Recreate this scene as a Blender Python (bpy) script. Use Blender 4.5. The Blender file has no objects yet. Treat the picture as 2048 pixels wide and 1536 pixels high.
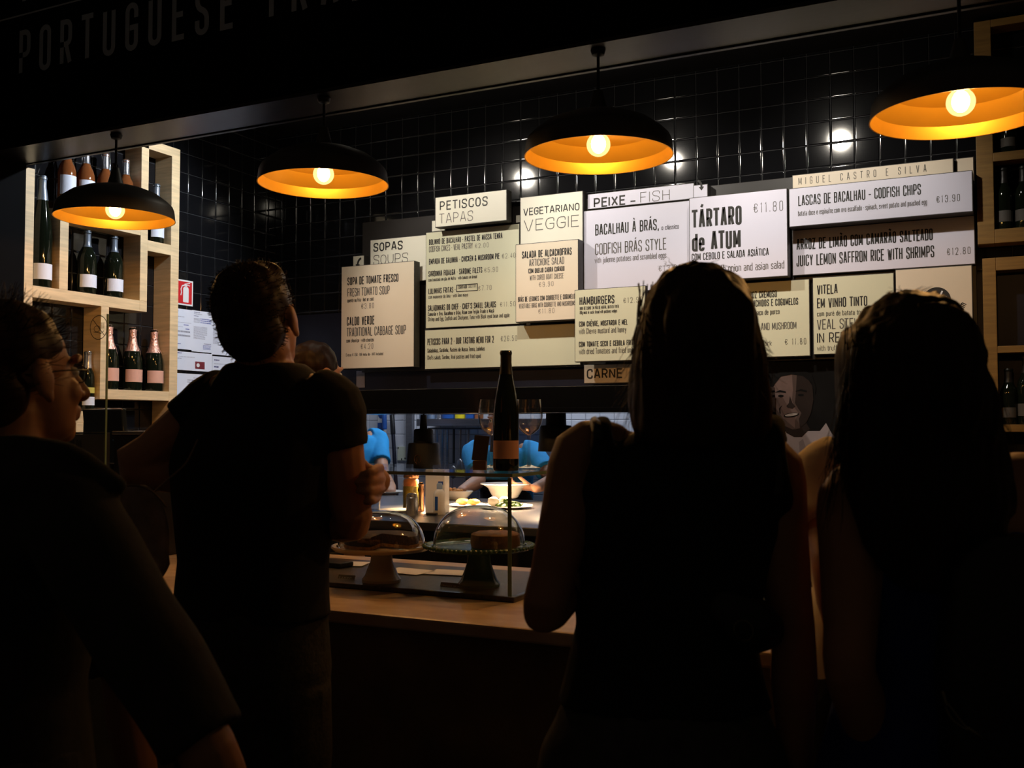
import bpy, bmesh, math, random
from mathutils import Vector, Matrix, noise
random.seed(7)
PI = math.pi
SC = bpy.context.scene
COL = SC.collection

# ------------------------------------------------------------------ camera, world, exposure, house lights
F_PX, YAW, PIT, ROL = 2040.067, -0.46077177, 0.04110797, -0.00031217
CAM = Vector((0, 0, 1.5))
cy, sy, cp, sp = math.cos(YAW), math.sin(YAW), math.cos(PIT), math.sin(PIT)
FWD = Vector((sy * cp, cy * cp, sp)); RT0 = Vector((cy, -sy, 0)); UP0 = RT0.cross(FWD)
RT = RT0 * math.cos(ROL) + UP0 * math.sin(ROL)
UP = UP0 * math.cos(ROL) - RT0 * math.sin(ROL)
cam_d = bpy.data.cameras.new('camera'); cam = bpy.data.objects.new('camera', cam_d); COL.objects.link(cam)
cam.matrix_world = Matrix(((RT.x, UP.x, -FWD.x, CAM.x), (RT.y, UP.y, -FWD.y, CAM.y), (RT.z, UP.z, -FWD.z, CAM.z), (0, 0, 0, 1)))
cam_d.sensor_width = 36; cam_d.sensor_fit = 'HORIZONTAL'; cam_d.lens = 36 * F_PX / 2048
cam_d.clip_start = 0.05; cam_d.clip_end = 60
cam_d.dof.use_dof = True; cam_d.dof.focus_distance = 4.2; cam_d.dof.aperture_fstop = 7.0
SC.camera = cam
SC.view_settings.view_transform = 'Standard'; SC.view_settings.look = 'None'
SC.view_settings.gamma = 1; SC.view_settings.use_curve_mapping = False
SC.view_settings.exposure = 0.0
w = bpy.data.worlds.new('market_hall_dusk'); SC.world = w; w.use_nodes = True
w.node_tree.nodes['Background'].inputs[0].default_value = (1.0, 0.76, 0.5, 1)
w.node_tree.nodes['Background'].inputs[1].default_value = 0.013

def lamp(kind, name, loc, energy, color, parent=None, target=None, **kw):
    l = bpy.data.lights.new(name, kind); l.energy = energy; l.color = color
    for k, v in kw.items(): setattr(l, k, v)
    o = bpy.data.objects.new(name, l); COL.objects.link(o); o.location = loc
    if target is not None:
        o.rotation_euler = (Vector(target) - Vector(loc)).to_track_quat('-Z', 'Y').to_euler()
    if parent: o.parent = parent; o.matrix_parent_inverse = parent.matrix_basis.inverted()
    return o

# kitchen ceiling light behind the hatch (cool tube light)
lamp('AREA', 'kitchen_tube_light', (-2.9, 5.6, 2.5), 21, (0.78, 0.86, 1.0), target=(-2.9, 5.6, 0), shape='RECTANGLE', size=1.8, size_y=0.25)

# ------------------------------------------------------------------ helpers: points
def ray(px, py): return FWD * F_PX + RT * (px - 1024) - UP * (py - 768)
def at_y(px, py, y): d = ray(px, py); return CAM + d * (y / d.y)
def at_z(px, py, z): d = ray(px, py); return CAM + d * ((z - CAM.z) / d.z)
def at_x(px, py, x): d = ray(px, py); return CAM + d * (x / d.x)
def P(px, py, depth): return CAM + ray(px, py) * (depth / F_PX)

# ------------------------------------------------------------------ helpers: materials
def mat(name, col, rough=0.5, metal=0.0, spec=0.5, var=0.0, scale=8.0, bump=0.0, bscale=60.0, stretch=(1, 1, 1), trans=0.0, ior=1.45, emit=None, estr=0.0, coat=0.0, col2=None):
    m = bpy.data.materials.new(name); m.use_nodes = True
    nt = m.node_tree; b = nt.nodes['Principled BSDF']
    b.inputs['Base Color'].default_value = (*col, 1); b.inputs['Roughness'].default_value = rough
    b.inputs['Metallic'].default_value = metal; b.inputs['Specular IOR Level'].default_value = spec
    b.inputs['Transmission Weight'].default_value = trans; b.inputs['IOR'].default_value = ior
    b.inputs['Coat Weight'].default_value = coat
    if emit: b.inputs['Emission Color'].default_value = (*emit, 1); b.inputs['Emission Strength'].default_value = estr
    if var or bump or col2:
        tc = nt.nodes.new('ShaderNodeTexCoord'); mp = nt.nodes.new('ShaderNodeMapping'); mp.inputs['Scale'].default_value = stretch
        nt.links.new(tc.outputs['Object'], mp.inputs['Vector'])
    if var or col2:
        n = nt.nodes.new('ShaderNodeTexNoise'); n.inputs['Scale'].default_value = scale; n.inputs['Detail'].default_value = 6
        nt.links.new(mp.outputs[0], n.inputs['Vector'])
        r = nt.nodes.new('ShaderNodeValToRGB'); r.color_ramp.elements[0].position = 0.3; r.color_ramp.elements[1].position = 0.7
        a = tuple(max(0, c * (1 - var)) for c in col); c2 = col2 or tuple(min(1, c * (1 + var)) for c in col)
        r.color_ramp.elements[0].color = (*a, 1); r.color_ramp.elements[1].color = (*c2, 1)
        nt.links.new(n.outputs['Fac'], r.inputs['Fac']); nt.links.new(r.outputs['Color'], b.inputs['Base Color'])
    if bump:
        n2 = nt.nodes.new('ShaderNodeTexNoise'); n2.inputs['Scale'].default_value = bscale; n2.inputs['Detail'].default_value = 4
        nt.links.new(mp.outputs[0], n2.inputs['Vector'])
        bp = nt.nodes.new('ShaderNodeBump'); bp.inputs['Strength'].default_value = bump; bp.inputs['Distance'].default_value = 0.01
        nt.links.new(n2.outputs['Fac'], bp.inputs['Height']); nt.links.new(bp.outputs[0], b.inputs['Normal'])
    return m

def thin_glass(name, tint=(0.96, 0.98, 0.97), refl=0.5):
    m = bpy.data.materials.new(name); m.use_nodes = True; nt = m.node_tree; nt.nodes.clear()
    out = nt.nodes.new('ShaderNodeOutputMaterial'); mix = nt.nodes.new('ShaderNodeMixShader')
    tr = nt.nodes.new('ShaderNodeBsdfTransparent'); tr.inputs[0].default_value = (*tint, 1)
    gl = nt.nodes.new('ShaderNodeBsdfGlossy'); gl.inputs['Roughness'].default_value = 0.02
    lw = nt.nodes.new('ShaderNodeLayerWeight'); lw.inputs['Blend'].default_value = 0.5
    pw = nt.nodes.new('ShaderNodeMath'); pw.operation = 'POWER'; pw.inputs[1].default_value = 3.5
    ml = nt.nodes.new('ShaderNodeMath'); ml.operation = 'MULTIPLY_ADD'; ml.inputs[1].default_value = 0.75 * refl; ml.inputs[2].default_value = 0.04 * refl; ml.use_clamp = True
    nt.links.new(lw.outputs['Facing'], pw.inputs[0]); nt.links.new(pw.outputs[0], ml.inputs[0]); nt.links.new(ml.outputs[0], mix.inputs[0])
    nt.links.new(tr.outputs[0], mix.inputs[1]); nt.links.new(gl.outputs[0], mix.inputs[2]); nt.links.new(mix.outputs[0], out.inputs[0])
    return m

def glow_glass(name, col, e):
    m = bpy.data.materials.new(name); m.use_nodes = True; nt = m.node_tree; nt.nodes.clear()
    out = nt.nodes.new('ShaderNodeOutputMaterial'); add = nt.nodes.new('ShaderNodeAddShader')
    tr = nt.nodes.new('ShaderNodeBsdfTransparent'); tr.inputs[0].default_value = (.9, .85, .75, 1)
    em = nt.nodes.new('ShaderNodeEmission'); em.inputs[0].default_value = (*col, 1); em.inputs[1].default_value = e
    nt.links.new(tr.outputs[0], add.inputs[0]); nt.links.new(em.outputs[0], add.inputs[1]); nt.links.new(add.outputs[0], out.inputs[0])
    return m

M = dict(
    tile=mat('black_glazed_tile', (0.006, 0.006, 0.007), 0.07, spec=0.55),
    grout=mat('dark_grout', (0.03, 0.03, 0.033), 0.8, var=0.3, scale=40),
    wtile=mat('white_kitchen_tile', (0.62, 0.63, 0.68), 0.15),
    wgrout=mat('grey_grout', (0.3, 0.3, 0.32), 0.8, var=0.2, scale=40),
    floor=mat('dark_concrete', (0.035, 0.033, 0.032), 0.5, var=0.3, scale=5, bump=0.1),
    ceil=mat('black_ceiling_paint', (0.008, 0.008, 0.008), 0.8, var=0.2),
    fascia=mat('black_fascia_paint', (0.003, 0.003, 0.0034), 0.8, spec=.06, var=0.2, scale=4),
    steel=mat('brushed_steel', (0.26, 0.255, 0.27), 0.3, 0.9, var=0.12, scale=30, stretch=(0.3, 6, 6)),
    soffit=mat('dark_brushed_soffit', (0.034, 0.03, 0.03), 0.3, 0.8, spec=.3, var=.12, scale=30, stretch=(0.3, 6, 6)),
    hood=mat('black_hood_enamel', (0.004, 0.004, 0.0045), 0.16, spec=.35, var=.1),
    heatblack=mat('black_heat_lamp_enamel', (0.006, 0.006, 0.006), 0.45, spec=.3, var=.1),
    darksteel=mat('dark_sheet_steel', (0.012, 0.013, 0.024), 0.4, 0.3, spec=.25, var=0.2, scale=5),
    wood=mat('pale_birch_wood', (0.7, 0.52, 0.3), 0.5, var=0.16, scale=7, stretch=(1, 1, 12), bump=0.08),
    wood2=mat('oiled_oak', (0.26, 0.14, 0.035), 0.5, var=0.2, scale=7, stretch=(1, 1, 12), bump=0.08),
    marble=mat('veined_marble', (0.64, 0.53, 0.42), 0.35, col2=(0.42, 0.29, 0.19), scale=9, var=0.05, stretch=(1, 2.2, 1), bump=0.05),
    counterfront=mat('brown_counter_panel', (0.2, 0.135, 0.06), 0.55, var=0.3, scale=6, bump=0.15),
    granite=mat('dark_granite', (0.05, 0.042, 0.037), 0.35, var=0.5, scale=90),
    back=mat('black_back_panel', (0.022, 0.019, 0.018), 0.4, var=0.1),
    edge=mat('black_board_edge', (0.05, 0.045, 0.04), 0.5, var=0.2),
    cream=mat('cream_board', (0.69, 0.67, 0.49), 0.42, var=0.02, scale=3),
    ivory=mat('ivory_board', (0.82, 0.78, 0.66), 0.42, var=0.02, scale=3),
    beige=mat('beige_board', (0.8, 0.68, 0.53), 0.42, var=0.02, scale=3),
    lilac=mat('cool_white_board', (0.74, 0.72, 0.86), 0.42, var=0.02, scale=3),
    ink=mat('black_print', (0.02, 0.018, 0.016), 0.6, var=0.1),
    inkthin=mat('grey_print', (0.09, 0.08, 0.07), 0.6, var=0.1),
    letter=mat('grey_sign_paint', (0.4, 0.46, 0.6), 0.6, var=0.1),
    shade=mat('matt_black_lacquer', (0.045, 0.042, 0.04), 0.5, var=0.1),
    gold=mat('gold_inner_lacquer', (.42, .235, .024), 0.4, 0.7, var=0.04, scale=12),
    cordm=mat('black_cord', (0.01, 0.01, 0.01), 0.6, var=0.1),
    bulb=glow_glass('warm_bulb_glass', (1.0, .68, .28), .8),
    bulbcore=mat('lamp_filament', (1, 0.8, 0.5), 0.5, emit=(1.0, 0.7, 0.35), estr=40),
    
    spotlens=mat('spotlight_lens', (1, 0.95, 0.85), 0.3, emit=(1.0, 0.9, 0.72), estr=60),
    glass=thin_glass('clear_thin_glass', refl=1.0),
    dome=thin_glass('clear_dome_glass', (0.95, 0.95, 0.94), 2.4),
    pane=thin_glass('counter_pane_glass', (0.985, 0.995, 0.99), 0.5),
    glassedge=mat('green_glass_edge', (0.16, 0.24, 0.17), 0.2, var=0.1),
    crystal=thin_glass('wine_glass_crystal', (0.97, 0.97, 0.97), 2.4),
    bottle=mat('dark_green_bottle_glass', (0.008, 0.011, 0.006), 0.06, spec=0.7, trans=0.25, var=0.1),
    amber=mat('rose_wine_bottle', (0.32, 0.1, 0.03), 0.06, spec=0.7, trans=0.4, var=0.1),
    capsule=mat('silver_capsule', (0.75, 0.75, 0.78), 0.25, 0.9, var=0.1),
    bcapsule=mat('black_capsule', (0.015, 0.013, 0.012), 0.4, var=0.1),
    blcapsule=mat('blue_grey_capsule', (0.25, 0.29, 0.36), 0.3, 0.6, var=0.1),
    rfoil=mat('rose_gold_foil', (0.8, 0.45, 0.36), 0.3, 0.7, var=0.25, scale=60, bump=0.5, bscale=120),
    paper=mat('white_paper', (0.76, 0.79, 0.9), 0.6, var=0.02),
    rlabel=mat('rose_label', (0.66, 0.36, 0.27), 0.55, var=0.08),
    ylabel=mat('yellow_label', (0.6, 0.5, 0.1), 0.55, var=0.08),
    blabel=mat('pale_blue_label', (0.4, 0.5, 0.7), 0.55, var=0.08),
    red=mat('sign_red', (0.62, 0.02, 0.025), 0.4, var=0.05),
    white=mat('sign_white', (0.8, 0.8, 0.8), 0.4, var=0.02),
    blueink=mat('blue_ink', (0.05, 0.1, 0.4), 0.6, var=0.1),
    navyink=mat('navy_print', (0.03, 0.04, 0.16), 0.6, var=0.1),
    greyink=mat('grey_ink', (0.32, 0.33, 0.4), 0.6, var=0.1),
    maroon=mat('maroon_print', (0.2, 0.03, 0.04), 0.5, var=0.1),
    skin=mat('skin', (0.5, 0.25, 0.15), 0.5, var=0.08, scale=20, bump=0.03),
    skin2=mat('tanned_skin', (0.4, 0.19, 0.11), 0.5, var=0.08, scale=20, bump=0.03),
    eye=mat('eye', (0.7, 0.68, 0.65), 0.2, var=0.02),
    hair_brown=mat('dark_brown_hair', (0.03, 0.013, 0.006), 0.5, spec=.25, var=0.35, scale=30, stretch=(4, 4, 0.5)),
    hair_black=mat('black_brown_hair', (0.02, 0.009, 0.005), 0.5, spec=.25, var=0.35, scale=30, stretch=(4, 4, 0.5)),
    blackcloth=mat('black_jersey', (0.007, 0.007, 0.008), 0.9, var=0.2, scale=20, bump=0.15, bscale=30),
    greycloth=mat('charcoal_polo_cotton', (0.03, 0.028, 0.026), 0.95, var=0.2, scale=25, bump=0.25, bscale=25),
    navycloth=mat('navy_dress_cotton', (0.008, 0.02, 0.16), 0.9, var=0.25, scale=15, bump=0.15, bscale=25),
    denim=mat('dark_denim', (0.03, 0.03, 0.032), 0.95, var=0.35, scale=60, bump=0.2, bscale=120),
    skirt=mat('grey_skirt_cotton', (0.06, 0.06, 0.062), 0.95, var=0.25, scale=40, bump=0.2, bscale=40),
    bluecloth=mat('bright_blue_polo', (0.02, 0.3, 0.68), 0.85, var=0.12, scale=12, bump=0.15, bscale=25),
    apron=mat('black_apron', (0.012, 0.011, 0.012), 0.9, var=0.2),
    creamcloth=mat('cream_tshirt', (0.85, 0.72, 0.5), 0.9, var=0.1, scale=14, bump=0.25, bscale=18),
    canvas=mat('grey_canvas', (0.3, 0.24, 0.22), 0.95, var=0.3, scale=25, bump=0.25, bscale=70),
    leather=mat('black_leather', (0.012, 0.011, 0.011), 0.4, var=0.2, bump=0.15, bscale=100),
    strap=mat('pale_strap', (0.22, 0.15, 0.11), 0.7, var=0.1),
    chrome=mat('dull_metal', (0.2, 0.17, 0.12), 0.3, 1.0, var=0.1),
    plastic=mat('black_plastic', (0.012, 0.012, 0.013), 0.35, var=0.1),
    screen=mat('pos_glass', (0.02, 0.03, 0.05), 0.1, var=0.1),
    chalk=mat('dark_grey_card', (0.09, 0.08, 0.07), 0.7, var=0.1),
    ceramic_c=mat('cream_ceramic', (0.5, 0.36, 0.24), 0.25, var=0.04),
    ceramic_g=mat('green_ceramic', (0.05, 0.11, 0.07), 0.2, var=0.15, scale=20),
    choc=mat('chocolate_cake', (0.05, 0.018, 0.008), 0.6, var=0.4, scale=40, bump=0.4, bscale=80),
    crust=mat('biscuit_crust', (0.4, 0.2, 0.07), 0.7, var=0.25, scale=50, bump=0.4, bscale=90),
    yolk=mat('egg_yolk_cake', (0.24, 0.11, 0.022), 0.5, var=0.25, scale=30, bump=0.3, bscale=60),
    china=mat('white_china', (0.85, 0.8, 0.72), 0.2, var=0.02),
    green=mat('salad_green', (0.05, 0.1, 0.015), 0.6, var=0.5, scale=40, bump=0.4),
    bread=mat('fried_pastry', (0.75, 0.33, 0.08), 0.6, var=0.25, scale=30, bump=0.3),
    olive=mat('olive_pickle', (0.2, 0.15, 0.02), 0.4, var=0.4, scale=40),
    orange=mat('orange_preserve', (0.6, 0.2, 0.06), 0.4, var=0.3, scale=40),
    copper=mat('copper', (0.8, 0.4, 0.2), 0.25, 1.0, var=0.1),
    yellow=mat('yellow_plastic', (0.75, 0.6, 0.02), 0.4, var=0.05),
    blueplastic=mat('blue_plastic', (0.02, 0.09, 0.35), 0.35, var=0.1),
    lightblue=mat('pale_blue_plastic', (0.3, 0.42, 0.6), 0.35, var=0.1),
    plate_c=mat('cream_plastic', (0.62, 0.64, 0.5), 0.5, var=0.03),
    photomid=mat('photo_mid_tone', (0.075, 0.05, 0.043), 0.7, spec=.08, var=.1),
    photobg=mat('photo_black', (0.006, 0.0055, 0.0055), 0.7, spec=.08, var=0.2),
    photoskin=mat('photo_skin', (0.13, 0.085, 0.075), 0.7, spec=.08, var=0.1, scale=30),
    photodark=mat('photo_dark_tone', (0.022, 0.015, 0.013), 0.7, spec=.08, var=0.1),
    photocoat=mat('photo_white_jacket', (0.3, 0.25, 0.255), 0.7, spec=.08, var=0.1, scale=12),
    photofold=mat('photo_grey_fold', (0.2, 0.165, 0.17), 0.7, spec=.08, var=0.1, scale=12),
    teeth=mat('photo_teeth', (0.33, 0.29, 0.27), 0.7, spec=.08, var=0.02),
    rubber=mat('shoe_rubber', (0.015, 0.015, 0.015), 0.7, var=0.2),
    heatglow=mat('heat_bulb', (1, 0.7, 0.4), 0.4, emit=(1.0, 0.6, 0.28), estr=25),
)

# ------------------------------------------------------------------ helpers: meshes and tagging
def link_mesh(name, bm, m, parent=None, smooth=False, mats=None, ang=40):
    me = bpy.data.meshes.new(name)
    bmesh.ops.recalc_face_normals(bm, faces=bm.faces) if not getattr(bm, 'keep_normals', False) else None
    bm.to_mesh(me); bm.free()
    for mm in (mats or [m]): me.materials.append(mm)
    if smooth:
        me.polygons.foreach_set('use_smooth', [True] * len(me.polygons))
        try: me.set_sharp_from_angle(angle=math.radians(ang))
        except Exception: pass
    o = bpy.data.objects.new(name, me); COL.objects.link(o)
    if parent: o.parent = parent; o.matrix_parent_inverse = parent.matrix_basis.inverted()
    return o

def tag(o, label, cat, group=None, kind=None):
    o['label'] = label; o['category'] = cat
    if group: o['group'] = group
    if kind: o['kind'] = kind
    return o

def thing(name, label, cat, loc=(0, 0, 0), group=None):
    o = bpy.data.objects.new(name, None); COL.objects.link(o); o.location = loc; o.empty_display_size = 0.05
    return tag(o, label, cat, group)

def struct(name, bm, m, **k):
    o = link_mesh(name, bm, m, **k); o['kind'] = 'structure'; return o

def box(bm, c, s, rot=None, bev=0.0, mi=0):
    r = bmesh.ops.create_cube(bm, size=1.0)
    vs = r['verts']
    mtx = Matrix.Translation(Vector(c)) @ (rot.to_4x4() if rot is not None else Matrix.Identity(4)) @ Matrix.Diagonal((*s, 1))
    bmesh.ops.transform(bm, matrix=mtx, verts=vs)
    fs = {f for v in vs for f in v.link_faces}
    for f in fs: f.material_index = mi
    if bev:
        es = list({e for v in vs for e in v.link_edges})
        bmesh.ops.bevel(bm, geom=es, offset=bev, segments=2, affect='EDGES', profile=0.5)

def box2(bm, a, b, bev=0.0, mi=0):
    a, b = Vector(a), Vector(b)
    box(bm, (a + b) / 2, [abs(x) for x in (b - a)], bev=bev, mi=mi)

def B(name, m, parent, a, b, bev=0.002):
    bm = bmesh.new(); box2(bm, a, b, bev); return link_mesh(name, bm, m, parent)

def lathe(bm, prof, c=(0, 0, 0), n=32, mi=0, a0=0.0, a1=2 * PI, mtx=None):
    """prof: list of (r, z). Revolve about z at c."""
    c = Vector(c); full = abs(a1 - a0 - 2 * PI) < 1e-6
    rings = []
    for r, z in prof:
        if r < 1e-6 and full:
            rings.append([bm.verts.new(c + Vector((0, 0, z)))])
        else:
            k = n if full else n + 1
            rings.append([bm.verts.new(c + Vector((r * math.cos(a0 + (a1 - a0) * i / n), r * math.sin(a0 + (a1 - a0) * i / n), z))) for i in range(k)])
    vs = [v for q in rings for v in q]
    for A, Bq in zip(rings, rings[1:]):
        m_ = n
        for i in range(m_):
            j = (i + 1) % n if full else i + 1
            try:
                if len(A) == 1 and len(Bq) == 1: continue
                if len(A) == 1: f = bm.faces.new((A[0], Bq[i], Bq[j]))
                elif len(Bq) == 1: f = bm.faces.new((A[i], A[j], Bq[0]))
                else: f = bm.faces.new((A[i], A[j], Bq[j], Bq[i]))
                f.material_index = mi
            except ValueError: pass
    if mtx is not None: bmesh.ops.transform(bm, matrix=mtx, verts=vs)
    return vs

def frame(t):
    t = t.normalized(); a = Vector((0, 0, 1)) if abs(t.z) < 0.9 else Vector((1, 0, 0))
    u = t.cross(a).normalized(); return u, t.cross(u).normalized()

def smooth_path(pts, radii, sub=4):
    pts = [Vector(p) for p in pts]
    if len(pts) < 3: sub = max(sub, 2)
    out, ro = [], []
    for i in range(len(pts) - 1):
        p0 = pts[max(i - 1, 0)]; p1 = pts[i]; p2 = pts[i + 1]; p3 = pts[min(i + 2, len(pts) - 1)]
        for k in range(sub):
            t = k / sub
            q = 0.5 * ((2 * p1) + (p2 - p0) * t + (2 * p0 - 5 * p1 + 4 * p2 - p3) * t * t + (3 * p1 - p0 - 3 * p2 + p3) * t ** 3)
            out.append(q); ro.append(radii[i] * (1 - t) + radii[i + 1] * t)
    out.append(pts[-1]); ro.append(radii[-1])
    return out, ro

def tube(bm, pts, radii, n=12, round_ends=True, sub=4, mi=0, flat=None):
    """closed tapered tube; flat: (vector, factor) squashes the section along that vector"""
    if not isinstance(radii, (list, tuple)): radii = [radii] * len(pts)
    pp, rr = smooth_path(pts, radii, sub) if sub > 1 else ([Vector(p) for p in pts], list(radii))
    if round_ends:
        t0 = (pp[1] - pp[0]).normalized(); t1 = (pp[-1] - pp[-2]).normalized(); a, b = rr[0], rr[-1]
        pre = [(pp[0] - t0 * a * math.sin(q), a * math.cos(q)) for q in (1.35, 0.95, 0.5)]
        post = [(pp[-1] + t1 * b * math.sin(q), b * math.cos(q)) for q in (0.5, 0.95, 1.35)]
        pp = [p for p, _ in pre] + pp + [p for p, _ in post]; rr = [r for _, r in pre] + rr + [r for _, r in post]
    u, v = frame(pp[1] - pp[0]); rings = []
    for i, p in enumerate(pp):
        t = (pp[min(i + 1, len(pp) - 1)] - pp[max(i - 1, 0)])
        if t.length < 1e-9: t = Vector((0, 0, 1))
        t.normalize()
        u = (u - t * u.dot(t)); u = u.normalized() if u.length > 1e-6 else frame(t)[0]
        v = t.cross(u)
        ring = []
        for k in range(n):
            d = (u * math.cos(2 * PI * k / n) + v * math.sin(2 * PI * k / n)) * rr[i]
            if flat: d -= flat[0] * d.dot(flat[0]) * (1 - flat[1])
            ring.append(bm.verts.new(p + d))
        rings.append(ring)
    for A, Bq in zip(rings, rings[1:]):
        for k in range(n):
            f = bm.faces.new((A[k], A[(k + 1) % n], Bq[(k + 1) % n], Bq[k])); f.material_index = mi
    for ring, rev in ((rings[0], True), (rings[-1], False)):
        f = bm.faces.new(list(reversed(ring)) if rev else ring); f.material_index = mi

def ellipsoid(bm, c, rx, ry, rz, X=Vector((1, 0, 0)), Y=Vector((0, 1, 0)), Z=Vector((0, 0, 1)), seg=20, mi=0):
    r = bmesh.ops.create_uvsphere(bm, u_segments=seg, v_segments=max(8, seg // 2), radius=1)
    m = Matrix(((X.x * rx, Y.x * ry, Z.x * rz, c[0]), (X.y * rx, Y.y * ry, Z.y * rz, c[1]), (X.z * rx, Y.z * ry, Z.z * rz, c[2]), (0, 0, 0, 1)))
    bmesh.ops.transform(bm, matrix=m, verts=r['verts'])
    if mi:
        for f in {f for v in r['verts'] for f in v.link_faces}: f.material_index = mi

def loft(bm, secs, R, Fv, n=28, ex=2.3, sub=4):
    """secs: (centre, rx, ry) upwards; closed."""
    cs = [Vector(s[0]) for s in secs]
    c2, rx = smooth_path(cs, [s[1] for s in secs], sub); _, ry = smooth_path(cs, [s[2] for s in secs], sub)
    rings = []
    for c, a, b in zip(c2, rx, ry):
        ring = []
        for k in range(n):
            t = 2 * PI * k / n; ct, st = math.cos(t), math.sin(t)
            q = (abs(ct) ** ex + abs(st) ** ex) ** (-1 / ex)
            ring.append(bm.verts.new(c + R * (a * ct * q) + Fv * (b * st * q)))
        rings.append(ring)
    for A, Bq in zip(rings, rings[1:]):
        for k in range(n): bm.faces.new((A[k], A[(k + 1) % n], Bq[(k + 1) % n], Bq[k]))
    bm.faces.new(list(reversed(rings[0]))); bm.faces.new(rings[-1])

def remeshed(bm, voxel=0.007, smooth=3):
    """union of all the closed shapes in bm as one continuous skin; returns a new bmesh"""
    bmesh.ops.recalc_face_normals(bm, faces=bm.faces)
    me = bpy.data.meshes.new('tmp'); bm.to_mesh(me); bm.free()
    o = bpy.data.objects.new('tmp', me); COL.objects.link(o)
    r = o.modifiers.new('r', 'REMESH'); r.mode = 'VOXEL'; r.voxel_size = voxel
    if smooth:
        s = o.modifiers.new('s', 'SMOOTH'); s.factor = 0.5; s.iterations = smooth
    dg = bpy.context.evaluated_depsgraph_get(); ev = o.evaluated_get(dg)
    out = bmesh.new(); m2 = bpy.data.meshes.new_from_object(ev); out.from_mesh(m2)
    bpy.data.objects.remove(o); bpy.data.meshes.remove(me); bpy.data.meshes.remove(m2)
    return out

def bumpy(bm, amp, sc):
    bm.normal_update()
    for v in bm.verts:
        v.co += v.normal * (amp * noise.noise(Vector((v.co.x * sc[0], v.co.y * sc[1], v.co.z * sc[2]))))

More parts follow.
